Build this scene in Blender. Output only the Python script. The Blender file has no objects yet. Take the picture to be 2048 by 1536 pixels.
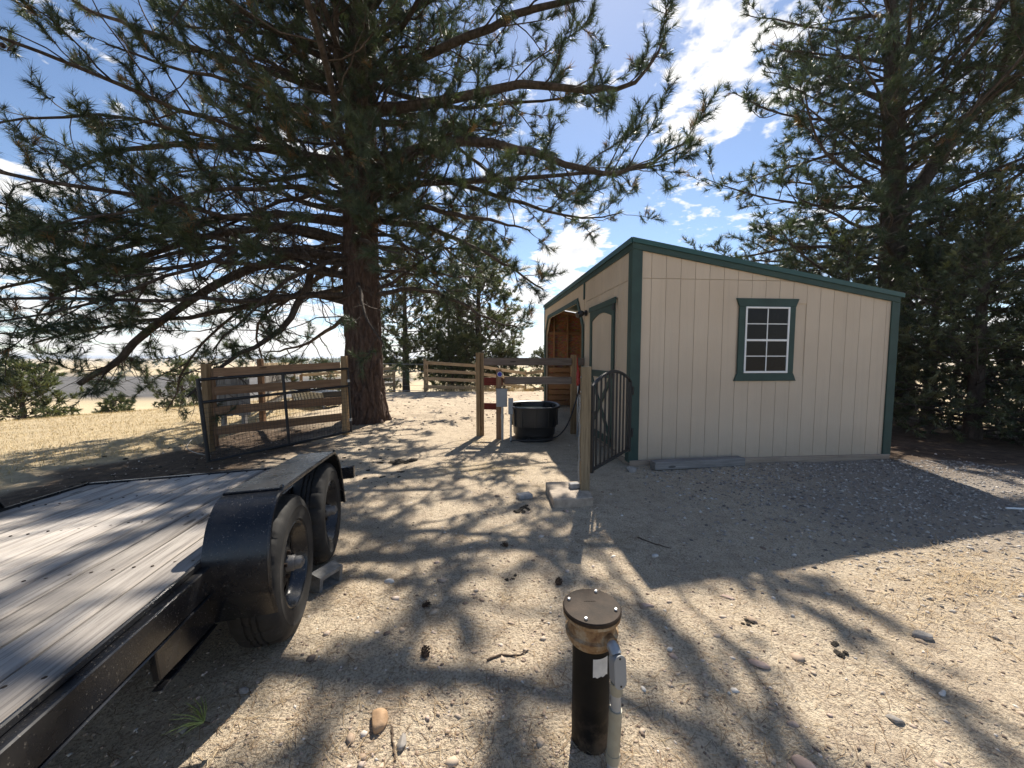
import bpy, bmesh, math, random
import numpy as np
from mathutils import Matrix, Vector
R = math.radians
sc = bpy.context.scene
col = sc.collection

# ------------------------------------------------------------------ camera
cam = bpy.data.cameras.new('camera')
cam.sensor_width = 36.0
cam.lens = 36.0 * 772 / 2048
cam.clip_start = 0.05
cam.clip_end = 40000
camo = bpy.data.objects.new('camera', cam)
col.objects.link(camo)
camo.location = (0, 0, 1.5)
camo.rotation_euler = (R(90) - math.atan(53 / 772), 0, 0)
sc.camera = camo

# ------------------------------------------------------------------ sky, sun
SUN_AZ = math.atan2(0.68, 2.75)          # to the right of +Y
SUN_EL = R(46.7)
world = bpy.data.worlds.new('World')
sc.world = world
world.use_nodes = True
nt = world.node_tree
nt.nodes.clear()
def N(tree, kind, **kw):
    n = tree.nodes.new(kind)
    for k, v in kw.items():
        setattr(n, k, v)
    return n
def mathn(tree, op, a, b=None, clamp=False):
    n = N(tree, 'ShaderNodeMath', operation=op, use_clamp=clamp)
    for i, v in enumerate((a, b)):
        if v is None:
            continue
        if hasattr(v, 'links'):
            tree.links.new(v, n.inputs[i])
        else:
            n.inputs[i].default_value = v
    return n.outputs[0]
def build_sky():
    L = nt.links.new
    out = N(nt, 'ShaderNodeOutputWorld')
    bg = N(nt, 'ShaderNodeBackground')
    sky = N(nt, 'ShaderNodeTexSky', sky_type='NISHITA')
    sky.sun_disc = False
    sky.sun_elevation = SUN_EL
    sky.sun_rotation = SUN_AZ
    sky.altitude = 1900
    sky.air_density = 1.0
    sky.dust_density = 0.6
    sky.ozone_density = 1.3
    tc = N(nt, 'ShaderNodeTexCoord')
    sep = N(nt, 'ShaderNodeSeparateXYZ')
    L(tc.outputs['Generated'], sep.inputs[0])
    zc = mathn(nt, 'MAXIMUM', sep.outputs[2], 0.0)
    den = mathn(nt, 'ADD', zc, 0.13)
    u = mathn(nt, 'DIVIDE', sep.outputs[0], den)
    v = mathn(nt, 'DIVIDE', sep.outputs[1], den)
    cmb = N(nt, 'ShaderNodeCombineXYZ')
    L(u, cmb.inputs[0]); L(v, cmb.inputs[1])
    n1 = N(nt, 'ShaderNodeTexNoise')
    n1.inputs['Scale'].default_value = 2.3
    n1.inputs['Detail'].default_value = 6
    n1.inputs['Roughness'].default_value = 0.62
    n1.inputs['Distortion'].default_value = 0.25
    L(cmb.outputs[0], n1.inputs['Vector'])
    n2 = N(nt, 'ShaderNodeTexNoise')
    n2.inputs['Scale'].default_value = 11.0
    n2.inputs['Detail'].default_value = 4
    n2.inputs['Roughness'].default_value = 0.6
    L(cmb.outputs[0], n2.inputs['Vector'])
    dens = mathn(nt, 'ADD', n1.outputs[0], mathn(nt, 'MULTIPLY', mathn(nt, 'SUBTRACT', n2.outputs[0], 0.5), 0.46))
    # clouds gather in the banks that hang over this stretch of sky
    for d, wdt, amp in (((0.29, 0.765, 0.57), 0.10, 0.13), ((0.45, 0.72, 0.52), 0.10, 0.10),
                        ((0.165, 0.943, 0.29), 0.06, 0.17), ((0.14, 0.965, 0.20), 0.10, 0.19),
                        ((-0.10, 0.98, 0.13), 0.14, 0.15), ((-0.55, 0.80, 0.12), 0.20, 0.10),
                        ((-0.77, 0.60, 0.19), 0.08, 0.17), ((0.41, 0.84, 0.345), 0.045, 0.12)):
        dv = Vector(d).normalized()
        dist = N(nt, 'ShaderNodeVectorMath', operation='DISTANCE')
        L(tc.outputs['Generated'], dist.inputs[0])
        dist.inputs[1].default_value = dv
        q = mathn(nt, 'DIVIDE', dist.outputs['Value'], wdt)
        q = mathn(nt, 'MULTIPLY', mathn(nt, 'MULTIPLY', q, q), -1.0)
        g = mathn(nt, 'EXPONENT', q)
        dens = mathn(nt, 'ADD', dens, mathn(nt, 'MULTIPLY', g, amp))
    low = mathn(nt, 'MULTIPLY', mathn(nt, 'SUBTRACT', 0.17, zc), 1.1)
    dens = mathn(nt, 'ADD', dens, mathn(nt, 'MAXIMUM', low, 0.0))
    ramp = N(nt, 'ShaderNodeValToRGB')
    ramp.color_ramp.elements[0].position = 0.58
    ramp.color_ramp.elements[0].color = (0, 0, 0, 1)
    ramp.color_ramp.elements[1].position = 0.665
    ramp.color_ramp.elements[1].color = (1, 1, 1, 1)
    L(dens, ramp.inputs[0])
    shade = N(nt, 'ShaderNodeValToRGB')
    shade.color_ramp.elements[0].position = 0.62
    shade.color_ramp.elements[0].color = (7.6, 7.4, 7.1, 1)
    shade.color_ramp.elements[1].position = 1.0
    shade.color_ramp.elements[1].color = (5.6, 5.6, 5.7, 1)
    L(dens, shade.inputs[0])
    mix = N(nt, 'ShaderNodeMix', data_type='RGBA')
    L(mathn(nt, 'MULTIPLY', ramp.outputs[0], 0.94), mix.inputs['Factor'])
    L(sky.outputs[0], mix.inputs['A'])
    L(shade.outputs[0], mix.inputs['B'])
    L(mix.outputs['Result'], bg.inputs['Color'])
    bg.inputs['Strength'].default_value = 0.092
    L(bg.outputs[0], out.inputs[0])
build_sky()
sun = bpy.data.lights.new('sun', 'SUN')
sun.energy = 5.0
sun.angle = R(0.55)
sun.color = (1.0, 0.93, 0.82)
suno = bpy.data.objects.new('sun', sun)
col.objects.link(suno)
sd = Vector((math.sin(SUN_AZ) * math.cos(SUN_EL), math.cos(SUN_AZ) * math.cos(SUN_EL), math.sin(SUN_EL)))
suno.rotation_euler = sd.to_track_quat('Z', 'Y').to_euler()
suno.location = sd * 60
sc.view_settings.view_transform = 'Standard'
sc.view_settings.look = 'None'
sc.view_settings.exposure = 0.85
sc.view_settings.gamma = 1.0
sc.cycles.use_denoising = True
sc.cycles.max_bounces = 4
sc.cycles.diffuse_bounces = 2
sc.cycles.glossy_bounces = 2
sc.cycles.transmission_bounces = 2
sc.cycles.caustics_reflective = False
sc.cycles.caustics_refractive = False
sc.cycles.transparent_max_bounces = 8

# ------------------------------------------------------------------ materials
MATS = {}
def newmat(name):
    m = bpy.data.materials.new(name)
    m.use_nodes = True
    t = m.node_tree
    b = t.nodes['Principled BSDF']
    return m, t, b
def noise(t, scale, detail=4, rough=0.55, vec=None, dist=0.0):
    n = N(t, 'ShaderNodeTexNoise')
    n.inputs['Scale'].default_value = scale
    n.inputs['Detail'].default_value = detail
    n.inputs['Roughness'].default_value = rough
    n.inputs['Distortion'].default_value = dist
    if vec is not None:
        t.links.new(vec, n.inputs['Vector'])
    return n.outputs[0]
def ramp(t, fac, stops):
    r = N(t, 'ShaderNodeValToRGB')
    e = r.color_ramp.elements
    while len(e) < len(stops):
        e.new(0.5)
    for i, (p, c) in enumerate(stops):
        e[i].position = p
        e[i].color = (*c, 1) if len(c) == 3 else c
    t.links.new(fac, r.inputs[0])
    return r.outputs[0]
def mixc(t, fac, a, b, mode='MIX'):
    m = N(t, 'ShaderNodeMix', data_type='RGBA', blend_type=mode)
    for s, v in (('Factor', fac), ('A', a), ('B', b)):
        if hasattr(v, 'links'):
            t.links.new(v, m.inputs[s])
        elif s == 'Factor':
            m.inputs[s].default_value = v
        else:
            m.inputs[s].default_value = (*v, 1)
    return m.outputs['Result']
def coords(t, kind='Object', scale=(1, 1, 1)):
    tc = N(t, 'ShaderNodeTexCoord')
    mp = N(t, 'ShaderNodeMapping')
    mp.inputs['Scale'].default_value = scale
    t.links.new(tc.outputs[kind], mp.inputs[0])
    return mp.outputs[0]
def bump(t, b, h, strength=0.4, dist=0.01):
    n = N(t, 'ShaderNodeBump')
    n.inputs['Strength'].default_value = strength
    n.inputs['Distance'].default_value = dist
    t.links.new(h, n.inputs['Height'])
    t.links.new(n.outputs[0], b.inputs['Normal'])
def objrand(t):
    return N(t, 'ShaderNodeObjectInfo').outputs['Random']

def plain(name, c, rough=0.6, metal=0.0, var=0.12, scale=8, bmp=0.15, spec=0.5, bscale=None):
    m, t, b = newmat(name)
    v = coords(t)
    n = noise(t, scale, 5, 0.6, v)
    lo = tuple(x * (1 - var * 1.6) for x in c)
    hi = tuple(min(1, x * (1 + var)) for x in c)
    t.links.new(ramp(t, n, [(0.3, lo), (0.7, hi)]), b.inputs['Base Color'])
    b.inputs['Roughness'].default_value = rough
    b.inputs['Metallic'].default_value = metal
    b.inputs['Specular IOR Level'].default_value = spec
    if bmp:
        bump(t, b, noise(t, bscale or scale * 12, 4, 0.6, v), bmp, 0.004)
    MATS[name] = m
    return m
def wood(name, c1, c2, c3=None, gscale=1.0, rough=0.8, bmp=0.5, knots=True):
    """grain runs along the local X axis of each beam"""
    m, t, b = newmat(name)
    tc = N(t, 'ShaderNodeTexCoord')
    off = N(t, 'ShaderNodeVectorMath', operation='ADD')
    rnd = objrand(t)
    cm = N(t, 'ShaderNodeCombineXYZ')
    t.links.new(mathn(t, 'MULTIPLY', rnd, 37.0), cm.inputs[0])
    t.links.new(mathn(t, 'MULTIPLY', rnd, 11.0), cm.inputs[1])
    t.links.new(mathn(t, 'MULTIPLY', rnd, 23.0), cm.inputs[2])
    t.links.new(tc.outputs['Object'], off.inputs[0])
    t.links.new(cm.outputs[0], off.inputs[1])
    mp = N(t, 'ShaderNodeMapping')
    mp.inputs['Scale'].default_value = (1.6 * gscale, 34 * gscale, 34 * gscale)
    t.links.new(off.outputs[0], mp.inputs[0])
    g = noise(t, 1.0, 6, 0.65, mp.outputs[0], 0.6)
    mp2 = N(t, 'ShaderNodeMapping')
    mp2.inputs['Scale'].default_value = (3.0, 140, 140)
    t.links.new(off.outputs[0], mp2.inputs[0])
    g2 = noise(t, 1.0, 3, 0.6, mp2.outputs[0])
    base = ramp(t, g, [(0.28, c1), (0.5, c2), (0.75, c3 or c2)])
    base = mixc(t, mathn(t, 'MULTIPLY', mathn(t, 'GREATER_THAN', g2, 0.60), 0.45), base, tuple(x * 0.35 for x in c1))
    # weather blotches
    bl = noise(t, 2.2, 3, 0.5, off.outputs[0])
    base = mixc(t, mathn(t, 'MULTIPLY', ramp(t, bl, [(0.42, (0, 0, 0)), (0.7, (1, 1, 1))]), 0.45), base, tuple(x * 0.55 for x in c2))
    if knots:
        vo = N(t, 'ShaderNodeTexVoronoi')
        mpk = N(t, 'ShaderNodeMapping')
        mpk.inputs['Scale'].default_value = (1.5, 6.0, 6.0)
        t.links.new(off.outputs[0], mpk.inputs[0])
        t.links.new(mpk.outputs[0], vo.inputs['Vector'])
        vo.inputs['Scale'].default_value = 1.0
        kn = mathn(t, 'LESS_THAN', vo.outputs['Distance'], 0.085)
        base = mixc(t, mathn(t, 'MULTIPLY', kn, 0.75), base, tuple(x * 0.25 for x in c1))
    tone = mathn(t, 'ADD', mathn(t, 'MULTIPLY', rnd, 0.45), 0.75)
    tn = N(t, 'ShaderNodeVectorMath', operation='SCALE')
    t.links.new(base, tn.inputs[0])
    t.links.new(tone, tn.inputs['Scale'])
    t.links.new(tn.outputs[0], b.inputs['Base Color'])
    b.inputs['Roughness'].default_value = rough
    b.inputs['Specular IOR Level'].default_value = 0.25
    bump(t, b, mathn(t, 'ADD', g, mathn(t, 'MULTIPLY', g2, 0.6)), bmp, 0.004)
    MATS[name] = m
    return m

wood('deck_wood', (0.20, 0.175, 0.155), (0.40, 0.36, 0.32), (0.54, 0.495, 0.445), 1.0, 0.88, 0.9)
wood('fence_wood', (0.16, 0.085, 0.045), (0.27, 0.155, 0.085), (0.36, 0.23, 0.13))
wood('post_wood', (0.17, 0.105, 0.05), (0.28, 0.185, 0.095), (0.36, 0.25, 0.14))
wood('brown_grey', (0.12, 0.088, 0.066), (0.21, 0.16, 0.125), (0.29, 0.23, 0.185))
wood('grey_post', (0.13, 0.10, 0.06), (0.22, 0.17, 0.105), (0.29, 0.23, 0.15))
wood('pale_wood', (0.34, 0.25, 0.15), (0.50, 0.38, 0.24), (0.58, 0.47, 0.32))
wood('grey_wood', (0.14, 0.13, 0.12), (0.24, 0.225, 0.21), (0.33, 0.31, 0.29))
wood('stud_wood', (0.25, 0.12, 0.055), (0.38, 0.20, 0.095), (0.46, 0.26, 0.13))
wood('skid_wood', (0.20, 0.15, 0.11), (0.32, 0.25, 0.19), (0.38, 0.31, 0.24))
wood('red_wood', (0.10, 0.018, 0.012), (0.17, 0.03, 0.02), (0.22, 0.05, 0.03))
plain('concrete', (0.42, 0.345, 0.27), 0.92, var=0.22, scale=14, bmp=0.5)
plain('grey_paver', (0.33, 0.33, 0.33), 0.92, var=0.22, scale=20, bmp=0.5)
plain('dull_steel', (0.20, 0.19, 0.18), 0.55, 0.3, var=0.3, scale=30, bmp=0.2)
plain('grimy_black', (0.028, 0.025, 0.022), 0.75, var=0.6, scale=25, bmp=0.3, spec=0.25)
plain('dark_paver', (0.21, 0.205, 0.195), 0.95, var=0.25, scale=24, bmp=0.6)
plain('black_plastic', (0.016, 0.016, 0.017), 0.42, var=0.3, scale=4, bmp=0.08)
plain('black_iron', (0.012, 0.012, 0.013), 0.5, var=0.3, scale=12, bmp=0.1)
plain('green_trim', (0.026, 0.058, 0.047), 0.65, var=0.15, scale=5, bmp=0.2)
plain('green_metal', (0.014, 0.062, 0.050), 0.38, var=0.12, scale=3, bmp=0.05)
plain('grey_box', (0.27, 0.28, 0.28), 0.45, var=0.06, scale=6, bmp=0.05)
plain('galvanised', (0.42, 0.43, 0.43), 0.42, 0.6, var=0.15, scale=16, bmp=0.1)
plain('pvc', (0.42, 0.41, 0.38), 0.55, var=0.12, scale=18, bmp=0.1)
plain('pvc_tan', (0.37, 0.34, 0.25), 0.55, var=0.15, scale=12, bmp=0.1)
plain('hydrant_red', (0.42, 0.03, 0.015), 0.45, var=0.25, scale=18, bmp=0.1)
plain('white_vinyl', (0.78, 0.78, 0.76), 0.45, var=0.04, scale=4, bmp=0.0)
plain('paper', (0.72, 0.71, 0.67), 0.7, var=0.10, scale=30, bmp=0.05)
plain('brown_iron', (0.040, 0.026, 0.017), 0.7, var=0.35, scale=14, bmp=0.3, spec=0.2)
plain('blue_disc', (0.02, 0.02, 0.30), 0.4, var=0.15, scale=10, bmp=0.0)
plain('hose', (0.015, 0.015, 0.016), 0.5, var=0.2, scale=10, bmp=0.0)
plain('pale_hose', (0.30, 0.27, 0.23), 0.6, var=0.2, scale=10, bmp=0.0)
plain('water', (0.02, 0.028, 0.028), 0.05, var=0.1, scale=2, bmp=0.0)
plain('manure', (0.035, 0.027, 0.018), 0.95, var=0.4, scale=60, bmp=0.9)
plain('cone_brown', (0.07, 0.042, 0.025), 0.85, var=0.3, scale=60, bmp=0.4)
plain('bolt_steel', (0.55, 0.54, 0.52), 0.35, 0.8, var=0.1, scale=20, bmp=0.0)
plain('straw', (0.52, 0.40, 0.20), 0.85, var=0.25, scale=3, bmp=0.0)
plain('live_needle', (0.34, 0.38, 0.10), 0.6, var=0.25, scale=20, bmp=0.0)
plain('stick_brown', (0.11, 0.075, 0.05), 0.9, var=0.3, scale=30, bmp=0.3)
plain('lamp_face', (0.55, 0.55, 0.52), 0.25, var=0.05, scale=5, bmp=0.0)

def siding_mat():
    m, t, b = newmat('siding')
    v = coords(t, 'Object', (14, 14, 1.6))
    n = noise(t, 6.0, 5, 0.6, v)
    v2 = coords(t)
    n2 = noise(t, 1.4, 4, 0.55, v2)
    c = ramp(t, n2, [(0.35, (0.535, 0.435, 0.325)), (0.65, (0.575, 0.475, 0.36))])
    tc = N(t, 'ShaderNodeTexCoord')
    sp = N(t, 'ShaderNodeSeparateXYZ')
    t.links.new(tc.outputs['Object'], sp.inputs[0])
    # soil splashed up the foot of the wall
    d = mathn(t, 'MULTIPLY', mathn(t, 'SUBTRACT', 0.55, sp.outputs[2]), 1.5, True)
    d = mathn(t, 'MULTIPLY', d, mathn(t, 'MULTIPLY', noise(t, 9, 4, 0.7, v2), 0.9))
    c = mixc(t, d, c, (0.36, 0.28, 0.20))
    st = noise(t, 1.0, 4, 0.6, coords(t, 'Object', (22, 22, 0.7)))
    c = mixc(t, mathn(t, 'MULTIPLY', ramp(t, st, [(0.52, (0, 0, 0)), (0.75, (1, 1, 1))]), 0.22), c, (0.40, 0.33, 0.25))
    tone = mathn(t, 'ADD', mathn(t, 'MULTIPLY', objrand(t), 0.05), 0.975)
    s = N(t, 'ShaderNodeVectorMath', operation='SCALE')
    t.links.new(c, s.inputs[0]); t.links.new(tone, s.inputs['Scale'])
    t.links.new(s.outputs[0], b.inputs['Base Color'])
    b.inputs['Roughness'].default_value = 0.8
    b.inputs['Specular IOR Level'].default_value = 0.25
    bump(t, b, n, 0.5, 0.004)
    MATS['siding'] = m
siding_mat()
def osb_mat():
    m, t, b = newmat('osb')
    v = coords(t, 'Object', (9, 9, 22))
    vo = N(t, 'ShaderNodeTexVoronoi')
    vo.inputs['Scale'].default_value = 1.6
    t.links.new(v, vo.inputs['Vector'])
    n = noise(t, 3, 4, 0.6, v)
    c = mixc(t, 0.5, ramp(t, n, [(0.3, (0.22, 0.095, 0.042)), (0.7, (0.38, 0.18, 0.082))]), vo.outputs['Color'], 'SOFT_LIGHT')
    t.links.new(c, b.inputs['Base Color'])
    b.inputs['Roughness'].default_value = 0.8
    MATS['osb'] = m
osb_mat()
def black_paint():
    m, t, b = newmat('black_paint')
    v = coords(t)
    sp = noise(t, 130, 3, 0.7, v)
    du = noise(t, 5, 5, 0.6, v)
    dots = ramp(t, sp, [(0.63, (0, 0, 0)), (0.68, (1, 1, 1))])
    c = mixc(t, mathn(t, 'MULTIPLY', dots, 0.55), (0.008, 0.009, 0.012), (0.22, 0.20, 0.17))
    dust = mathn(t, 'MULTIPLY', ramp(t, du, [(0.45, (0, 0, 0)), (0.8, (1, 1, 1))]), 0.10)
    c = mixc(t, dust, c, (0.25, 0.21, 0.16))
    t.links.new(c, b.inputs['Base Color'])
    t.links.new(ramp(t, du, [(0.3, (0.16,) * 3), (0.8, (0.42,) * 3)]), b.inputs['Roughness'])
    MATS['black_paint'] = m
black_paint()
def rubber():
    m, t, b = newmat('rubber')
    v = coords(t)
    du = noise(t, 9, 6, 0.65, v)
    c = ramp(t, du, [(0.3, (0.010, 0.0095, 0.009)), (0.58, (0.020, 0.0185, 0.017)), (0.82, (0.085, 0.072, 0.06))])
    t.links.new(c, b.inputs['Base Color'])
    b.inputs['Roughness'].default_value = 0.82
    bump(t, b, noise(t, 60, 4, 0.6, v), 0.3, 0.003)
    MATS['rubber'] = m
rubber()
def casing_paint():
    m, t, b = newmat('casing_black')
    v = coords(t)
    n = noise(t, 9, 6, 0.7, v)
    tc = N(t, 'ShaderNodeTexCoord'); sp = N(t, 'ShaderNodeSeparateXYZ')
    t.links.new(tc.outputs['Object'], sp.inputs[0])
    low = mathn(t, 'MULTIPLY', mathn(t, 'SUBTRACT', 0.20, sp.outputs[2]), 4.0, True)
    mud = mathn(t, 'MULTIPLY', low, ramp(t, n, [(0.45, (0, 0, 0)), (0.62, (1, 1, 1))]), True)
    c = ramp(t, n, [(0.35, (0.006, 0.0055, 0.005)), (0.7, (0.014, 0.012, 0.010))])
    c = mixc(t, mathn(t, 'MULTIPLY', mud, 0.6), c, (0.22, 0.16, 0.11))
    t.links.new(c, b.inputs['Base Color'])
    b.inputs['Roughness'].default_value = 0.6
    b.inputs['Specular IOR Level'].default_value = 0.2
    bump(t, b, n, 0.25, 0.004)
    MATS['casing_black'] = m
    m, t, b = newmat('rusty_cap')
    v = coords(t)
    n = noise(t, 22, 6, 0.7, v)
    c = ramp(t, n, [(0.3, (0.10, 0.035, 0.010)), (0.5, (0.27, 0.16, 0.07)), (0.72, (0.42, 0.36, 0.25))])
    t.links.new(c, b.inputs['Base Color'])
    b.inputs['Roughness'].default_value = 0.7
    bump(t, b, n, 0.3, 0.003)
    MATS['rusty_cap'] = m
casing_paint()
def rock_mat(name, c1, c2):
    m, t, b = newmat(name)
    v = coords(t)
    n = noise(t, 14, 6, 0.65, v)
    t.links.new(ramp(t, n, [(0.3, c1), (0.7, c2)]), b.inputs['Base Color'])
    b.inputs['Roughness'].default_value = 0.9
    bump(t, b, noise(t, 90, 5, 0.6, v), 0.5, 0.004)
    MATS[name] = m
rock_mat('rock_pink', (0.40, 0.27, 0.21), (0.55, 0.42, 0.35))
rock_mat('rock_tan', (0.36, 0.22, 0.12), (0.48, 0.32, 0.19))
rock_mat('rock_grey', (0.20, 0.18, 0.16), (0.34, 0.31, 0.28))
rock_mat('rock_white', (0.48, 0.46, 0.43), (0.66, 0.64, 0.60))
rock_mat('rock_dark', (0.06, 0.05, 0.045), (0.14, 0.12, 0.10))
def pebble_mat(name, stops):
    m, t, b = newmat(name)
    g = N(t, 'ShaderNodeNewGeometry')
    c = ramp(t, g.outputs['Random Per Island'], stops)
    t.links.new(c, b.inputs['Base Color'])
    b.inputs['Roughness'].default_value = 0.9
    MATS[name] = m
pebble_mat('pebbles', [(0.0, (0.16, 0.115, 0.09)), (0.25, (0.36, 0.265, 0.19)), (0.6, (0.48, 0.385, 0.29)), (0.82, (0.46, 0.34, 0.27)), (1.0, (0.68, 0.63, 0.56))])
pebble_mat('gravel', [(0.0, (0.12, 0.105, 0.093)), (0.4, (0.27, 0.238, 0.21)), (0.75, (0.38, 0.34, 0.30)), (1.0, (0.62, 0.57, 0.51))])
pebble_mat('litter', [(0.0, (0.12, 0.07, 0.04)), (0.4, (0.25, 0.165, 0.09)), (0.8, (0.40, 0.29, 0.165)), (1.0, (0.52, 0.42, 0.27))])
pebble_mat('straw_brown', [(0.0, (0.30, 0.19, 0.095)), (0.5, (0.46, 0.33, 0.18)), (1.0, (0.60, 0.48, 0.30))])
pebble_mat('dry_grass', [(0.0, (0.40, 0.28, 0.13)), (0.5, (0.56, 0.43, 0.21)), (1.0, (0.66, 0.54, 0.31))])
def foliage_mat(name, stops, trans=0.22, rough=0.45):
    m, t, b = newmat(name)
    at = N(t, 'ShaderNodeAttribute'); at.attribute_name = 'tone'
    c = ramp(t, at.outputs['Fac'], stops)
    t.links.new(c, b.inputs['Base Color'])
    b.inputs['Roughness'].default_value = rough
    b.inputs['Specular IOR Level'].default_value = 0.5
    tr = N(t, 'ShaderNodeBsdfTranslucent')
    t.links.new(mixc(t, 1.0, c, (1.25, 1.35, 0.7), 'MULTIPLY'), tr.inputs[0])
    ms = N(t, 'ShaderNodeMixShader'); ms.inputs[0].default_value = trans
    t.links.new(b.outputs[0], ms.inputs[1]); t.links.new(tr.outputs[0], ms.inputs[2])
    t.links.new(ms.outputs[0], t.nodes['Material Output'].inputs[0])
    MATS[name] = m
foliage_mat('needles', [(0.0, (0.030, 0.050, 0.030)), (0.45, (0.052, 0.078, 0.042)), (0.90, (0.100, 0.125, 0.058)), (0.93, (0.20, 0.11, 0.045)), (1.0, (0.26, 0.15, 0.065))])
foliage_mat('far_needles', [(0.0, (0.055, 0.075, 0.035)), (0.5, (0.095, 0.115, 0.050)), (1.0, (0.16, 0.17, 0.075))])
foliage_mat('juniper_sprays', [(0.0, (0.045, 0.062, 0.036)), (0.5, (0.085, 0.105, 0.055)), (1.0, (0.17, 0.175, 0.08))])
def bark_mat(name, c1, c2, c3):
    m, t, b = newmat(name)
    v = coords(t, 'Object', (5, 5, 1.6))
    n = noise(t, 3.0, 6, 0.65, v, 0.5)
    t.links.new(ramp(t, n, [(0.3, c1), (0.5, c2), (0.72, c3)]), b.inputs['Base Color'])
    b.inputs['Roughness'].default_value = 0.92
    b.inputs['Specular IOR Level'].default_value = 0.2
    bump(t, b, noise(t, 16, 5, 0.7, v), 0.9, 0.02)
    MATS[name] = m
bark_mat('bark', (0.052, 0.036, 0.029), (0.100, 0.066, 0.051), (0.165, 0.12, 0.097))
bark_mat('branch_bark', (0.042, 0.034, 0.029), (0.082, 0.065, 0.053), (0.14, 0.112, 0.092))

# ------------------------------------------------------------------ helpers
WM = {}
def tag(o, label=None, cat=None, group=None, kind=None):
    if label: o['label'] = label
    if cat: o['category'] = cat
    if group: o['group'] = group
    if kind: o['kind'] = kind
    return o
def thing(name, label, cat, loc=(0, 0, 0), rotz=0.0, group=None, mat=None):
    o = bpy.data.objects.new(name, None)
    o.empty_display_size = 0.1
    col.objects.link(o)
    M = mat if mat is not None else Matrix.Translation(loc) @ Matrix.Rotation(rotz, 4, 'Z')
    o.matrix_basis = M
    WM[o] = M
    return tag(o, label, cat, group)
def link(name, me, mat, parent=None, M=None, world=False):
    o = bpy.data.objects.new(name, me)
    col.objects.link(o)
    if mat and not me.materials:
        me.materials.append(MATS[mat])
    M = M or Matrix.Identity(4)
    if parent is not None:
        o.parent = parent
        if world:
            M = WM[parent].inverted() @ M
        WM[o] = WM[parent] @ M
    else:
        WM[o] = M
    o.matrix_basis = M
    return o
class MB:
    def __init__(s): s.v = []; s.f = []
    def add(s, v, f):
        k = len(s.v)
        s.v += [tuple(p) for p in v]
        s.f += [tuple(i + k for i in q) for q in f]
        return s
    def box(s, lo, hi):
        x0, y0, z0 = lo; x1, y1, z1 = hi
        return s.add([(x0, y0, z0), (x1, y0, z0), (x1, y1, z0), (x0, y1, z0), (x0, y0, z1), (x1, y0, z1), (x1, y1, z1), (x0, y1, z1)],
                     [(0, 3, 2, 1), (4, 5, 6, 7), (0, 1, 5, 4), (1, 2, 6, 5), (2, 3, 7, 6), (3, 0, 4, 7)])
    def prism(s, poly, h0, h1, ax=2):
        """poly: 2D points, extruded along axis ax"""
        def P(p, h):
            return {0: (h, p[0], p[1]), 1: (p[0], h, p[1]), 2: (p[0], p[1], h)}[ax]
        n = len(poly)
        v = [P(p, h0) for p in poly] + [P(p, h1) for p in poly]
        f = [tuple(range(n))[::-1], tuple(range(n, 2 * n))] + [(i, (i + 1) % n, n + (i + 1) % n, n + i) for i in range(n)]
        return s.add(v, f)
    def tube(s, pts, r, n=8, caps=True):
        pts = [Vector(p) for p in pts]
        rr = r if hasattr(r, '__len__') else [r] * len(pts)
        tan = [(pts[min(i + 1, len(pts) - 1)] - pts[max(i - 1, 0)]).normalized() for i in range(len(pts))]
        ref = Vector((0, 0, 1)) if abs(tan[0].z) < 0.8 else Vector((1, 0, 0))
        v = []; f = []
        a = tan[0].cross(ref).normalized()
        for i, p in enumerate(pts):
            a = (a - tan[i] * a.dot(tan[i])).normalized()
            b = tan[i].cross(a)
            for k in range(n):
                t = 2 * math.pi * k / n
                v.append(p + (a * math.cos(t) + b * math.sin(t)) * rr[i])
        for i in range(len(pts) - 1):
            for k in range(n):
                f.append((i * n + k, i * n + (k + 1) % n, (i + 1) * n + (k + 1) % n, (i + 1) * n + k))
        if caps:
            f.append(tuple(range(n))[::-1]); f.append(tuple(range((len(pts) - 1) * n, len(pts) * n)))
        return s.add(v, f)
    def lathe(s, prof, n=32, axis=2, closed=False):
        v = []; f = []
        for r, h in prof:
            for k in range(n):
                t = 2 * math.pi * k / n
                p = (r * math.cos(t), r * math.sin(t), h)
                v.append(p if axis == 2 else (p[2], p[0], p[1]))
        m = len(prof)
        for i in range(m if closed else m - 1):
            j = (i + 1) % m
            for k in range(n):
                f.append((i * n + k, i * n + (k + 1) % n, j * n + (k + 1) % n, j * n + k))
        if not closed:
            if prof[0][0] > 1e-6: f.append(tuple(range(n))[::-1])
            if prof[-1][0] > 1e-6: f.append(tuple(range((m - 1) * n, m * n)))
        return s.add(v, f)
    def build(s, name, mat, parent=None, M=None, world=False, smooth=False, bevel=0.0):
        me = bpy.data.meshes.new(name)
        me.from_pydata(s.v, [], s.f)
        if bevel:
            b = bmesh.new(); b.from_mesh(me)
            bmesh.ops.remove_doubles(b, verts=b.verts, dist=1e-6)
            bmesh.ops.bevel(b, geom=list(b.edges), offset=bevel, segments=1, affect='EDGES', clamp_overlap=True)
            b.to_mesh(me); b.free()
        me.validate()
        if smooth:
            me.polygons.foreach_set('use_smooth', [True] * len(me.polygons))
            try: me.set_sharp_from_angle(angle=R(40))
            except Exception: pass
        return link(name, me, mat, parent, M, world)
BOXCACHE = {}
def cbox(L, w, h, bev):
    key = (round(L, 3), round(w, 3), round(h, 3), bev)
    if key in BOXCACHE: return BOXCACHE[key]
    me = bpy.data.meshes.new('beam')
    b = bmesh.new()
    bmesh.ops.create_cube(b, size=1.0)
    for v in b.verts:
        v.co = Vector((v.co.x * L, v.co.y * w, v.co.z * h))
    bmesh.ops.bevel(b, geom=list(b.edges), offset=min(bev, 0.3 * min(w, h)), segments=1, affect='EDGES')
    b.to_mesh(me); b.free()
    BOXCACHE[key] = me
    return me
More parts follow.
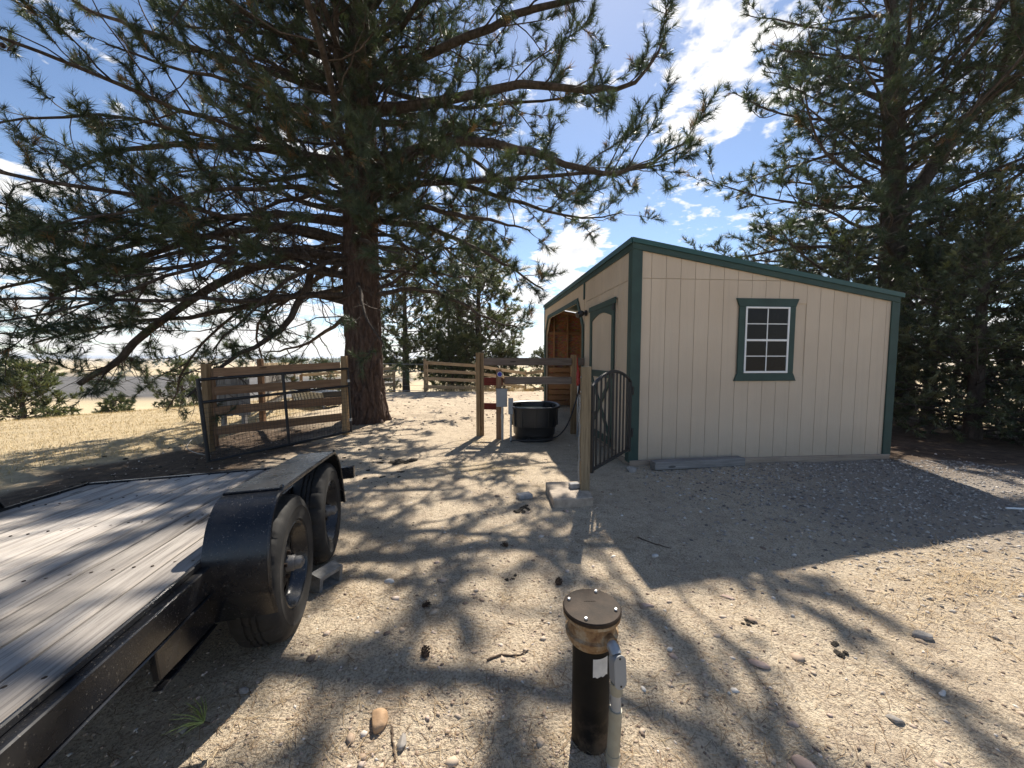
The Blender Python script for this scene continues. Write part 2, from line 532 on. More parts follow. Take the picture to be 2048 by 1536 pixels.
def beam(name, p0, p1, w, h, mat, parent=None, world=True, bev=0.005, up=(0, 0, 1)):
    """a straight timber: local X runs along it, w across, h in the up direction"""
    p0 = Vector(p0); p1 = Vector(p1)
    x = (p1 - p0); L = x.length; x.normalize()
    u = Vector(up)
    if abs(x.dot(u)) > 0.95: u = Vector((0, 1, 0))
    y = u.cross(x).normalized(); z = x.cross(y)
    M = Matrix(((x.x, y.x, z.x, 0), (x.y, y.y, z.y, 0), (x.z, y.z, z.z, 0), (0, 0, 0, 1)))
    M = Matrix.Translation((p0 + p1) / 2) @ M
    me = cbox(L, w, h, bev)
    if me.materials and me.materials[0] != MATS[mat]:
        me = me.copy(); me.materials.clear()
    return link(name, me, mat, parent, M, world)
def np_mesh(name, V, F, mat, parent=None, smooth=False, face_attr=None, M=None, world=False):
    """V (n,3), F (m,k) all faces the same size"""
    me = bpy.data.meshes.new(name)
    V = np.ascontiguousarray(V, dtype=np.float32); F = np.ascontiguousarray(F, dtype=np.int32)
    m, k = F.shape
    me.vertices.add(len(V)); me.vertices.foreach_set('co', V.ravel())
    me.loops.add(m * k); me.loops.foreach_set('vertex_index', F.ravel())
    me.polygons.add(m)
    me.polygons.foreach_set('loop_start', np.arange(0, m * k, k, dtype=np.int32))
    try: me.polygons.foreach_set('loop_total', np.full(m, k, dtype=np.int32))
    except Exception: pass
    if smooth:
        me.polygons.foreach_set('use_smooth', np.ones(m, dtype=bool))
    if face_attr is not None:
        for nm, arr in face_attr.items():
            a = me.attributes.new(nm, 'FLOAT', 'FACE'); a.data.foreach_set('value', np.ascontiguousarray(arr, dtype=np.float32))
    me.update(calc_edges=True)
    return link(name, me, mat, parent, M, world)
def lattice(n, seed):
    return np.random.RandomState(seed).rand(n, n)
LAT = [lattice(256, s) for s in range(6)]
def vnoise(x, y, k=0):
    x = np.asarray(x, float); y = np.asarray(y, float)
    xi = np.floor(x).astype(int); yi = np.floor(y).astype(int)
    fx = x - xi; fy = y - yi
    fx = fx * fx * (3 - 2 * fx); fy = fy * fy * (3 - 2 * fy)
    T = LAT[k]
    a = T[xi % 256, yi % 256]; b = T[(xi + 1) % 256, yi % 256]
    c = T[xi % 256, (yi + 1) % 256]; d = T[(xi + 1) % 256, (yi + 1) % 256]
    return (a * (1 - fx) + b * fx) * (1 - fy) + (c * (1 - fx) + d * fx) * fy - 0.5
def sstep(a, b, x):
    t = np.clip((np.asarray(x, float) - a) / (b - a), 0, 1)
    return t * t * (3 - 2 * t)

# ------------------------------------------------------------------ ground
SHX, SHY, SHR = 1.603, 5.174, 0.0925
SHW, SHL = 3.851, 6.527
def gh(x, y, fine=True):
    x = np.asarray(x, float); y = np.asarray(y, float)
    h = 0.04 + 0 * x
    u = -(x + 3.5) - 0.2 * (y - 5)
    h = h - 0.06 * (np.sqrt(u * u + 1.0) + u - 0.6) * 0.5 * sstep(-3, 1, u)
    h = h - 0.05 * np.maximum(x - 7.0, 0) * sstep(7, 10, x)
    yc = np.where(x > -4, 15.6, 15.6 + (x + 4) * 0.27)
    yc = np.maximum(yc, 9.0)
    yc = np.where(x > 3, 15.6 - np.minimum((x - 3) * 0.3, 3), yc)
    t = np.maximum(y - yc, 0)
    h = h - 0.24 * (np.sqrt(t * t + 25) - 5)
    side = np.maximum(-x - 18, 0)
    h = h - 0.22 * (np.sqrt(side * side + 36) - 6)
    h = np.maximum(h, -11.0 + 0.25 * np.sin(x * 0.01) )
    far = np.hypot(x, y)
    h = h + 4.0 * sstep(300, 2500, far) * vnoise(x * 0.0016 + 7, y * 0.0016 + 3, 1) * 1.6
    h = h + 0.045 * np.exp(-((x + 1.15) ** 2 + (y - 1.75) ** 2) / 0.5)
    h = h - 0.035 * np.exp(-((x + 1.5) ** 2 + (y - 3.0) ** 2) / 0.5)
    if fine:
        near = np.exp(-(far / 30.0) ** 2)
        h = h + near * (0.030 * vnoise(x * 0.9, y * 0.9, 2) + 0.024 * vnoise(x * 3.1, y * 3.1, 3))
        pad = sstep(7.5, 9.0, y) * near * sstep(20, 14, y)
        h = h + pad * (0.075 * vnoise(x * 4.2, y * 4.2, 4) + 0.03 * vnoise(x * 8.7, y * 8.7, 3))
        h = h + near * 0.007 * vnoise(x * 11, y * 11, 5)
        left = sstep(-3.0, -5.0, x) * near
        h = h + left * 0.04 * vnoise(x * 4.0, y * 4.0, 0)
    return h
def g1(x, y): return float(gh(x, y))
def axis(lo, hi, step, far, grow):
    a = list(np.arange(lo, hi + 1e-6, step))
    s = step
    b = []; q = hi
    while q < far:
        s *= grow; q += s; b.append(q)
    c = []; q = lo; s = step
    while q > -far:
        s *= grow; q -= s; c.append(q)
    return np.array(c[::-1] + a + b)
def build_ground():
    xs = axis(-7, 6, 0.085, 9000, 1.16)
    ys = axis(0.6, 16.0, 0.085, 9000, 1.16)
    X, Y = np.meshgrid(xs, ys)
    Z = gh(X, Y)
    V = np.stack([X, Y, Z], -1).reshape(-1, 3)
    nx, ny = len(xs), len(ys)
    i = np.arange(ny - 1)[:, None] * nx + np.arange(nx - 1)[None, :]
    F = np.stack([i, i + 1, i + nx + 1, i + nx], -1).reshape(-1, 4)
    o = np_mesh('ground', V, F, None, smooth=True)
    tag(o, 'sandy ground with gravel, dry grass and far plains', kind='structure')
    x = X.ravel(); y = Y.ravel()
    n1 = vnoise(x * 1.3, y * 1.3, 1); n2 = vnoise(x * 5, y * 5, 2)
    # crushed grey gravel in front of the shed's end wall
    lx = (x - SHX) * math.cos(SHR) + (y - SHY) * math.sin(SHR)
    ly = -(x - SHX) * math.sin(SHR) + (y - SHY) * math.cos(SHR)
    grav = 0.85 * sstep(0.2, 2.6, lx + n1 * 1.2 + n2 * 0.5) * sstep(-3.8, -0.8, ly + n1 * 1.2 + n2 * 0.5 + 0.18 * (lx - 2)) * sstep(0.5, 0.1, ly) * sstep(7.5, 5.5, lx)
    grass = sstep(0.0, 1.0, (-(x + 5.2) - 0.55 * np.abs(y - 9.5) * 0 + (y - 6.2) * 0.45 + n1 * 1.4)) * sstep(-5.0, -6.4, x + n1)
    grass = np.maximum(grass, sstep(16.5, 19, y))
    grass = np.maximum(grass, sstep(-20, -24, x))
    grass = np.maximum(grass, sstep(10, 13, x))
    mulch = sstep(-2.4, -4.2, x + n1 * 1.2 + 0.2 * n2) * sstep(9.5, 7.5, y) * sstep(1.0, 3.0, y) * (1 - grass)
    mulch = np.maximum(mulch, sstep(4.7, 5.6, x + n1 * .8) * sstep(4.4, 5.6, y + n1 * .8))
    far = np.hypot(x, y)
    burnt = sstep(105, 125, y) * sstep(250, 225, y + 0.15 * x) * sstep(-45, -65, x)
    for nm, arr in (('grav', grav), ('grass', grass), ('mulch', mulch), ('burnt', burnt)):
        a = o.data.attributes.new(nm, 'FLOAT', 'POINT'); a.data.foreach_set('value', arr.astype(np.float32))
    m, t, b = newmat('ground_mix')
    v = coords(t)
    big = noise(t, 0.9, 5, 0.6, v); mid = noise(t, 9, 5, 0.65, v); fin = noise(t, 85, 4, 0.7, v); gr = noise(t, 32, 3, 0.6, v)
    sand = ramp(t, mid, [(0.28, (0.44, 0.35, 0.26)), (0.5, (0.62, 0.51, 0.370)), (0.72, (0.70, 0.585, 0.430))])
    sand = mixc(t, mathn(t, 'MULTIPLY', ramp(t, fin, [(0.48, (0, 0, 0)), (0.60, (1, 1, 1))]), 0.66), sand, (0.21, 0.155, 0.112))
    sand = mixc(t, mathn(t, 'MULTIPLY', ramp(t, gr, [(0.58, (0, 0, 0)), (0.70, (1, 1, 1))]), 0.6), sand, (0.58, 0.49, 0.38))
    sand = mixc(t, mathn(t, 'MULTIPLY', ramp(t, big, [(0.45, (0, 0, 0)), (0.7, (1, 1, 1))]), 0.25), sand, (0.42, 0.325, 0.24))
    def att(n):
        a = N(t, 'ShaderNodeAttribute'); a.attribute_name = n
        return a.outputs['Fac']
    gravc = ramp(t, fin, [(0.3, (0.14, 0.122, 0.107)), (0.55, (0.29, 0.255, 0.222)), (0.75, (0.47, 0.42, 0.365))])
    grassc = ramp(t, mid, [(0.25, (0.40, 0.30, 0.17)), (0.55, (0.57, 0.45, 0.275)), (0.8, (0.64, 0.53, 0.35))])
    farn = noise(t, 0.012, 5, 0.6, v)
    grassc = mixc(t, mathn(t, 'MULTIPLY', ramp(t, farn, [(0.45, (0, 0, 0)), (0.62, (1, 1, 1))]), 0.5), grassc, (0.34, 0.285, 0.20))
    mulc = ramp(t, mid, [(0.3, (0.055, 0.038, 0.027)), (0.6, (0.13, 0.09, 0.06)), (0.8, (0.27, 0.19, 0.12))])
    burc = ramp(t, noise(t, 0.05, 4, 0.6, v), [(0.3, (0.075, 0.070, 0.065)), (0.7, (0.13, 0.12, 0.11))])
    c = mixc(t, att('grav'), sand, gravc)
    c = mixc(t, att('mulch'), c, mulc)
    c = mixc(t, att('grass'), c, grassc)
    c = mixc(t, att('burnt'), c, burc)
    t.links.new(c, b.inputs['Base Color'])
    b.inputs['Roughness'].default_value = 0.95
    b.inputs['Specular IOR Level'].default_value = 0.15
    bump(t, b, mathn(t, 'ADD', fin, mathn(t, 'MULTIPLY', gr, 0.8)), 1.0, 0.02)
    o.data.materials.append(m)
build_ground()

# ------------------------------------------------------------------ trees
def tubes_np(polys, sides):
    """polys: list of (pts (n,3), rad (n,)) -> V, F quads; rings without caps"""
    Vs = []; Fs = []; off = 0
    groups = {}
    for p, r in polys:
        groups.setdefault(len(p), []).append((p, r))
    for n, lst in groups.items():
        P = np.array([a for a, _ in lst]); Rr = np.array([b for _, b in lst])
        T = np.gradient(P, axis=1)
        T /= np.linalg.norm(T, axis=2, keepdims=True) + 1e-9
        mean = np.abs(T.mean(1))
        ref = np.eye(3)[np.argmin(mean, axis=1)]
        A = np.cross(T, ref[:, None, :]); A /= np.linalg.norm(A, axis=2, keepdims=True) + 1e-9
        B = np.cross(T, A)
        th = np.arange(sides) * 2 * np.pi / sides
        ring = A[:, :, None, :] * np.cos(th)[None, None, :, None] + B[:, :, None, :] * np.sin(th)[None, None, :, None]
        V = P[:, :, None, :] + ring * Rr[:, :, None, None]
        m = len(lst)
        V = V.reshape(-1, 3)
        base = (np.arange(m) * n * sides)[:, None, None] + (np.arange(n - 1) * sides)[None, :, None]
        k = np.arange(sides)[None, None, :]; k2 = (k + 1) % sides
        F = np.stack([base + k, base + k2, base + sides + k2, base + sides + k], -1).reshape(-1, 4)
        Vs.append(V); Fs.append(F + off); off += len(V)
    return np.concatenate(Vs), np.concatenate(Fs)
def smooth_path(pts, n):
    pts = np.array(pts, float)
    P = np.vstack([2 * pts[0] - pts[1], pts, 2 * pts[-1] - pts[-2]])
    m = len(pts) - 1
    out = []
    for s in np.linspace(0, m, n):
        i = min(int(s), m - 1); t = s - i
        a, b, c, d = P[i], P[i + 1], P[i + 2], P[i + 3]
        out.append(0.5 * ((2 * b) + (c - a) * t + (2 * a - 5 * b + 4 * c - d) * t * t + (3 * b - a - 3 * c + d) * t ** 3))
    return np.array(out)
def rnd_dir(rs, d, ang):
    """unit vector at angle ang from d, random roll"""
    d = d / np.linalg.norm(d)
    a = np.cross(d, rs.randn(3)); a /= np.linalg.norm(a) + 1e-9
    return d * math.cos(ang) + a * math.sin(ang)
def grow(rs, p, d, L, n, wob, lift):
    d = d / np.linalg.norm(d)
    pts = [np.array(p, float)]
    st = L / (n - 1)
    for i in range(n - 1):
        d = d + rs.randn(3) * wob
        d[2] += lift * (i / n)
        d /= np.linalg.norm(d)
        pts.append(pts[-1] + d * st)
    return np.array(pts)
def make_crown(rs, limbs, P):
    """limbs: list of (path, r0, r1, dead). Returns wood polylines by size, and tufts (pos, dir, size)"""
    big = []; small = []; tufts = []
    for path, r0, r1, live in limbs:
        n = len(path)
        rad = np.linspace(r0, r1, n) ** 1.0
        big.append((path, rad))
        seg = np.linalg.norm(np.diff(path, axis=0), axis=1)
        cum = np.concatenate([[0], np.cumsum(seg)]); L = cum[-1]
        ns = max(3, int(L * P['sec_per_m']))
        for j in range(ns):
            if rs.rand() < P.get('skip', 0.0) and (j + 0.5) / ns < live: continue
            t = P['sec_from'] + (1 - P['sec_from']) * (j + rs.rand()) / ns
            s = t * L
            i = min(np.searchsorted(cum, s) - 1, n - 2); i = max(i, 0)
            q = (s - cum[i]) / (seg[i] + 1e-9)
            p = path[i] * (1 - q) + path[i + 1] * q
            tan = path[i + 1] - path[i]; tan /= np.linalg.norm(tan)
            side = np.cross(tan, (0, 0, 1)); side /= np.linalg.norm(side) + 1e-9
            sgn = 1 if j % 2 else -1
            a = R(rs.uniform(35, 70))
            d = tan * math.cos(a) + side * sgn * math.sin(a) + np.array([0, 0, rs.uniform(-0.7, 0.85)])
            l2 = P['sec_len'] * L * (1.05 - 0.75 * t) * rs.uniform(0.55, 1.15) + P['sec_min']
            rr = min(r0 * (1 - t) + r1 * t, 0.03) * rs.uniform(0.45, 0.7)
            rr = max(rr, P['twig_r'] * 1.3)
            dead = (t < live) or rs.rand() < P['dead']
            s2 = grow(rs, p, d, l2, 7, 0.17 if not dead else 0.28, P['lift'] if not dead else rs.uniform(-0.3, 0.25))
            big.append((s2, np.linspace(rr, P['twig_r'], 7)))
            nt_ = max(2, int(l2 * P['twig_per_m']))
            for k in range(nt_):
                tt = (P.get('tw_from', 0.2) if not dead else 0.2); tt = tt + (1 - tt) * (k + rs.rand()) / nt_
                ii = min(int(tt * 6), 5)
                pp = s2[ii] + (s2[ii + 1] - s2[ii]) * (tt * 6 - ii)
                dd = rnd_dir(rs, s2[ii + 1] - s2[ii], R(rs.uniform(30, 70)))
                l3 = P['twig_len'] * rs.uniform(0.5, 1.3)
                if dead:
                    if rs.rand() < 0.75:
                        s3 = grow(rs, pp, dd + np.array([0, 0, -0.3]), l3 * 1.3, 5, 0.35, -0.1)
                        small.append((s3, np.linspace(P['twig_r'] * .8, P['twig_r'] * 0.35, 5)))
                    continue
                dd = dd + np.array([0, 0, 0.35])
                s3 = grow(rs, pp, dd, l3, 4, 0.16, 0.35)
                small.append((s3[[0, 2, 3]], np.linspace(P['twig_r'] * .9, P['twig_r'] * 0.55, 3)))
                e = s3[3] - s3[2]; e /= np.linalg.norm(e)
                tufts.append((s3[3], e, 1.0))
                if rs.rand() < P['double']:
                    tufts.append((s3[2] + (s3[1] - s3[2]) * 0.5, e, 0.9))
            if not dead:
                e = s2[6] - s2[5]; e /= np.linalg.norm(e)
                tufts.append((s2[6], e, 1.15))
        e = path[-1] - path[-2]; e /= np.linalg.norm(e)
        if live < 1.0: tufts.append((path[-1], e, 1.2))
    return big, small, tufts
def needles_np(rs, tufts, per, length, width, spread=(20, 85), stem=0.10, dead_frac=0.03, tone=(0.0, 0.9)):
    pos = np.array([t[0] for t in tufts]); ax = np.array([t[1] for t in tufts]); sz = np.array([t[2] for t in tufts])
    n = len(pos)
    sz = sz * rs.uniform(0.65, 1.3, n)
    ax = ax / (np.linalg.norm(ax, axis=1, keepdims=True) + 1e-9)
    A = np.repeat(ax, per, 0); Pp = np.repeat(pos, per, 0); S = np.repeat(sz, per)
    m = len(A)
    rv = rs.randn(m, 3)
    perp = np.cross(A, rv); perp /= np.linalg.norm(perp, axis=1, keepdims=True) + 1e-9
    ph = np.radians(rs.uniform(spread[0], spread[1], m))
    D = A * np.cos(ph)[:, None] + perp * np.sin(ph)[:, None]
    D[:, 2] -= 0.05
    Ln = length * S * rs.uniform(0.7, 1.15, m)
    base = Pp - A * (stem * S * rs.uniform(0, 1.0, m))[:, None]
    W = np.cross(D, rs.randn(m, 3)); W /= np.linalg.norm(W, axis=1, keepdims=True) + 1e-9
    w = width * rs.uniform(0.7, 1.3, m)
    v0 = base - W * w[:, None] * 0.5; v1 = base + W * w[:, None] * 0.5; v2 = base + D * Ln[:, None]
    V = np.stack([v0, v1, v2], 1).reshape(-1, 3)
    F = np.arange(m * 3).reshape(-1, 3)
    tn = rs.uniform(tone[0], tone[1], n)
    tn = np.where(rs.rand(n) < dead_frac, rs.uniform(0.94, 1.0, n), tn)
    tn = np.repeat(tn, per) + rs.uniform(-0.06, 0.06, m) * (np.repeat(tn, per) < 0.86)
    return V, F, np.clip(tn, 0, 1)
def bark_trunk(name, parent, base, path, radii, mat, nth=96, nz=240, plate=(0.10, 0.32), depth=0.035, seed=1, flare=0.0):
    """trunk along path with raised bark plates between deep furrows"""
    rs = np.random.RandomState(seed)
    P = smooth_path(path, nz)
    rr = np.interp(np.linspace(0, 1, nz), np.linspace(0, 1, len(radii)), radii)
    T = np.gradient(P, axis=0); T /= np.linalg.norm(T, axis=1, keepdims=True)
    A = np.cross(T, (0, 1, 0)); A /= np.linalg.norm(A, axis=1, keepdims=True); B = np.cross(A, T) * -1
    s = np.concatenate([[0], np.cumsum(np.linalg.norm(np.diff(P, axis=0), axis=1))])
    Rm = max(radii)
    ncol = max(6, int(2 * math.pi * Rm / plate[0])); nrow = max(4, int(s[-1] / plate[1]))
    jit = rs.rand(nrow + 3, ncol, 2)
    th = np.arange(nth) / nth * ncol
    Uu, Vv = np.meshgrid(th, s / plate[1])
    Uu = Uu + 0.9 * vnoise(Uu * 0.9, Vv * 3.1, 2) + 0.35 * vnoise(Uu * 2.3, Vv * 7.0, 1)
    Vv = Vv + 0.5 * vnoise(Uu * 1.7, Vv * 2.0, 4)
    f1 = np.full(Uu.shape, 9.0); f2 = np.full(Uu.shape, 9.0)
    ui = np.floor(Uu).astype(int); vi = np.floor(Vv).astype(int)
    for du in (-1, 0, 1):
        for dv in (-1, 0, 1):
            cu = ui + du; cv = vi + dv
            j = jit[np.clip(cv + 1, 0, nrow + 2), cu % ncol]
            d = np.hypot(Uu - (cu + j[..., 0]), Vv - (cv + j[..., 1]))
            f2 = np.where(d < f1, f1, np.minimum(f2, d)); f1 = np.minimum(f1, d)
    ridge = np.clip((f2 - f1) * 3.0, 0, 1) ** 0.7
    ang = np.arange(nth) * 2 * np.pi / nth
    disp = depth * (ridge - 0.6) * (rr / Rm)[:, None] + 0.03 * vnoise(Uu * 3, Vv * 14, 3)
    rt = rr[:, None] + disp
    if flare:
        lob = 0.5 + 0.5 * np.cos(ang * 5 + 0.7) * np.cos(ang * 2 + 0.3)
        rt = rt + flare * np.exp(-s / 0.35)[:, None] * (0.35 + 0.65 * lob)[None, :]
    V = P[:, None, :] + A[:, None, :] * (np.cos(ang)[None, :, None] * rt[..., None]) + B[:, None, :] * (np.sin(ang)[None, :, None] * rt[..., None])
    i = (np.arange(nz - 1) * nth)[:, None]; k = np.arange(nth)[None, :]; k2 = (k + 1) % nth
    F = np.stack([i + k, i + k2, i + nth + k2, i + nth + k], -1).reshape(-1, 4)
    return np_mesh(name, V.reshape(-1, 3) - np.array(base), F, mat, parent, smooth=True)
def put_crown(root, base, rs, big, small, tufts, per, length, width, mats=('branch_bark', 'needles'), **kw):
    o = np.array(base)
    fat = [b_ for b_ in big if b_[1][0] > 0.022]; thin = [b_ for b_ in big if b_[1][0] <= 0.022]
    if not fat: fat, thin = thin[:8], thin[8:]
    V, F = tubes_np(fat, 6)
    if thin:
        V2, F2 = tubes_np(thin, 3)
        F = np.concatenate([F, F2 + len(V)]); V = np.concatenate([V, V2])
    if small:
        V2, F2 = tubes_np(small, 3)
        F = np.concatenate([F, F2 + len(V)]); V = np.concatenate([V, V2])
    b = np_mesh('branches', V - o, F, mats[0], root, smooth=True)
    V, F, tn = needles_np(rs, tufts, per, length, width, **kw)
    c = np_mesh('crown', V - o, F, mats[1], root, face_attr={'tone': tn})
    return b, c

def big_pine():
    rs = np.random.RandomState(11)
    base = (-3.35, 8.80, g1(-3.35, 8.8) - 0.05)
    root = thing('pine_tree', 'huge old pine with thick reddish trunk and low spreading limbs beside the mesh gate', 'tree', base)
    bx, by, bz = base
    trunk = [(bx, by, bz), (bx - 0.02, by, 1.5), (bx - 0.03, by, 3.5), (bx + 0.05, by - 0.05, 6), (bx + 0.2, by - 0.1, 9), (bx + 0.2, by, 11), (bx + 0.3, by, 13.2)]
    bark_trunk('trunk', root, base, trunk, [0.41, 0.375, 0.36, 0.31, 0.23, 0.13, 0.03], 'bark', 132, 330, (0.10, 0.85), 0.075, 3, flare=0.16)
    fixed = [
        ([(-3.6, 8.7, 3.65), (-4.57, 8.5, 3.76), (-5.47, 8.2, 3.32), (-6.3, 7.9, 2.76), (-7.08, 7.6, 2.04), (-7.54, 7.3, 1.41), (-7.96, 7.1, 1.01)], 0.12, 0.055, 0.5),
        ([(-3.6, 8.7, 2.70), (-4.39, 8.5, 2.85), (-5.14, 8.3, 2.72), (-5.99, 8.0, 2.42), (-6.95, 7.8, 2.25), (-8.05, 7.6, 2.08), (-9.2, 7.4, 1.74)], 0.085, 0.018, 0.45),
        ([(-3.5, 8.7, 3.22), (-4.16, 8.3, 3.34), (-4.34, 8.0, 2.57), (-4.64, 7.6, 1.94), (-4.99, 7.1, 1.55), (-5.12, 6.6, 1.24), (-5.26, 6.2, 0.86)], 0.09, 0.018, 0.95),
        ([(-3.5, 8.7, 4.40), (-4.85, 8.3, 4.47), (-6.0, 8.0, 4.27), (-7.15, 7.8, 3.82), (-8.44, 7.6, 3.38), (-9.45, 7.4, 3.14)], 0.10, 0.02, 0.35),
        ([(-3.5, 8.7, 4.0), (-4.6, 7.9, 4.1), (-5.9, 7.2, 3.6), (-7.2, 6.7, 3.0), (-8.3, 6.3, 2.6)], 0.09, 0.02, 0.4),
        ([(-3.4, 8.6, 5.63), (-4.8, 8.3, 5.78), (-6.22, 8.0, 5.72), (-7.53, 7.8, 5.53), (-8.6, 7.6, 4.96)], 0.10, 0.02, 0.3),
        ([(-3.3, 8.6, 6.96), (-4.74, 8.3, 7.26), (-6.31, 8.0, 7.56), (-7.24, 7.8, 7.79), (-8.08, 7.6, 8.03)], 0.10, 0.02, 0.3),
        ([(-3.0, 8.6, 5.63), (-1.27, 8.2, 5.88), (0.11, 7.8, 5.53), (0.82, 7.6, 5.24), (1.63, 7.4, 4.92), (2.39, 7.2, 4.96), (3.01, 7.1, 5.29)], 0.11, 0.016, 0.45),
        ([(-3.0, 8.6, 6.76), (-1.26, 8.2, 6.71), (0.15, 7.8, 6.73), (1.35, 7.5, 6.46), (2.21, 7.3, 6.44), (2.7, 7.1, 7.17)], 0.11, 0.016, 0.35),
        ([(-3.0, 8.6, 7.4), (-1.3, 7.9, 7.5), (0.2, 7.3, 7.6), (1.5, 6.9, 7.7), (2.5, 6.6, 8.1)], 0.10, 0.016, 0.3),
        ([(-3.1, 8.8, 2.86), (-2.22, 8.6, 3.01), (-1.28, 8.4, 2.76), (-0.47, 8.3, 2.3), (0.17, 8.2, 2.13)], 0.06, 0.012, 0.75),
        ([(-3.1, 8.7, 4.51), (-1.87, 8.5, 4.29), (-0.88, 8.3, 3.86), (-0.14, 8.1, 3.4), (0.67, 8.0, 2.88)], 0.075, 0.014, 0.45),
        ([(-3.1, 8.7, 5.15), (-1.71, 8.3, 4.58), (-0.44, 8.0, 4.27), (0.35, 7.8, 4.01)], 0.075, 0.014, 0.4),
    ]
    limbs = [(smooth_path(p, 16) + rs.randn(16, 3) * 0.02, a, b, lv) for p, a, b, lv in fixed]
    for i in range(84):
        z = 3.0 + 9.3 * ((i + rs.rand()) / 84) ** 1.08
        az = i * 2.39996 + rs.uniform(-0.3, 0.3)
        ca, sa = math.cos(az), math.sin(az)
        if z < 5.0:
            L = 5.6 if ca < -0.2 else (3.6 if ca < 0.6 else 3.3)
            if sa < -0.5 : L = 3.4
        elif z < 8.5: L = 6.0
        else: L = 6.0 - (z - 8.5) * 1.15
        if ca < -0.3 and z > 4.8: L *= 0.80
        if ca > 0.3 and z > 8: L *= 0.9
        L = max(L, 0.9) * rs.uniform(0.72, 1.08)
        el = R(-4 if z < 4.5 else (6 if z < 8 else 22 + (z - 8) * 4)) + R(rs.uniform(-9, 9))
        xt = np.interp(z, [0, 1.5, 3.5, 6, 9, 11, 13.2], [p[0] for p in trunk]); yt = np.interp(z, [0, 1.5, 3.5, 6, 9, 11, 13.2], [p[1] for p in trunk])
        d = np.array([ca * math.cos(el), sa * math.cos(el), math.sin(el)])
        path = grow(rs, (xt, yt, z), d, L, 13, 0.13, 0.06 if z > 5 else -0.02)
        r0 = 0.024 + 0.009 * L
        limbs.append((path, r0, 0.013, 0.4 if z < 5 else 0.14))
    for i in range(15):      # long low limbs over the gate and the slope on the left
        z = 2.6 + 3.2 * i / 15; az = R(rs.uniform(140, 232)); el = R(rs.uniform(-9, 4))
        d = np.array([math.cos(az) * math.cos(el), math.sin(az) * math.cos(el), math.sin(el)])
        limbs.append((grow(rs, (bx, by, z), d, rs.uniform(4.6, 6.6), 13, 0.13, -0.02), 0.058, 0.013, 0.4))
    for i in range(40):      # short leafy limbs on the near side of the trunk
        z = 4.3 + 5.6 * i / 40 + rs.uniform(-0.2, 0.2); az = R(rs.uniform(-165, -15)); el = R(rs.uniform(-25, 20))
        xt = bx + 0.03 * (z - 3)
        d = np.array([math.cos(az) * math.cos(el), math.sin(az) * math.cos(el), math.sin(el)])
        limbs.append((grow(rs, (xt, by, z), d, rs.uniform(1.5, 3.0), 10, 0.13, 0.05), 0.04, 0.012, 0.12))
    P = dict(sec_per_m=3.5, sec_from=0.10, sec_len=0.36, sec_min=0.32, twig_r=0.006, twig_per_m=8.5, twig_len=0.22, lift=0.13, dead=0.10, double=0.65, tw_from=0.42, skip=0.35)
    big, small, tufts = make_crown(rs, limbs, P)
    print('big pine tufts', len(tufts), 'small', len(small), 'big', len(big))
    # bare wiry shoots round the upper trunk
    for i in range(150):
        z = rs.uniform(2.9, 8.0); az = rs.uniform(0, 6.28)
        p = np.array([bx + 0.34 * math.cos(az), by + 0.34 * math.sin(az), z])
        small.append((grow(rs, p, np.array([math.cos(az), math.sin(az), rs.uniform(-0.9, 0.4)]), rs.uniform(0.5, 1.3), 5, 0.35, -0.25), np.linspace(0.009, 0.003, 5)))
    for q in range(190):     # bare crooked twigs hanging from the low limbs
        pth = limbs[q % 3][0] if q % 4 else limbs[10][0]
        i = int(rs.uniform(2, 15)); d = np.array([rs.uniform(-0.7, 0.7), rs.uniform(-0.6, 0.6), rs.uniform(-1.0, 0.1)])
        small.append((grow(rs, pth[i] + rs.randn(3) * 0.02, d, rs.uniform(0.35, 0.95), 6, 0.38, -0.12), np.linspace(0.0085, 0.003, 6)))
    put_crown(root, base, rs, big, small, [t_ for t_ in tufts if t_[0][2] < 10.0], 40, 0.16, 0.0082, dead_frac=0.035, stem=0.17, spread=(12, 62))
    hi_t = [t_ for t_ in tufts if t_[0][2] >= 10.0]
    V, F, tn = needles_np(rs, hi_t, 14, 0.16, 0.013, stem=0.17, spread=(12, 62))
    np_mesh('crown', V - np.array(base), F, 'needles', root, face_attr={'tone': tn})
    # cones hanging in the crown
    mb = MB()
    prof = [(0.0, -0.045), (0.026, -0.03), (0.020, -0.022), (0.036, -0.012), (0.027, -0.004), (0.037, 0.006), (0.026, 0.014), (0.030, 0.022), (0.016, 0.034), (0.0, 0.045)]
    for i in rs.choice(len(tufts), 90, replace=False):
        c = MB().lathe(prof, 7)
        off = tufts[i][0] + rs.randn(3) * 0.04 - np.array(base)
        mb.add([(v[0] + off[0], v[1] + off[1], v[2] + off[2] - 0.05) for v in c.v], c.f)
    tag(mb.build('pine_cones', 'cone_brown', root), kind='stuff')
big_pine()

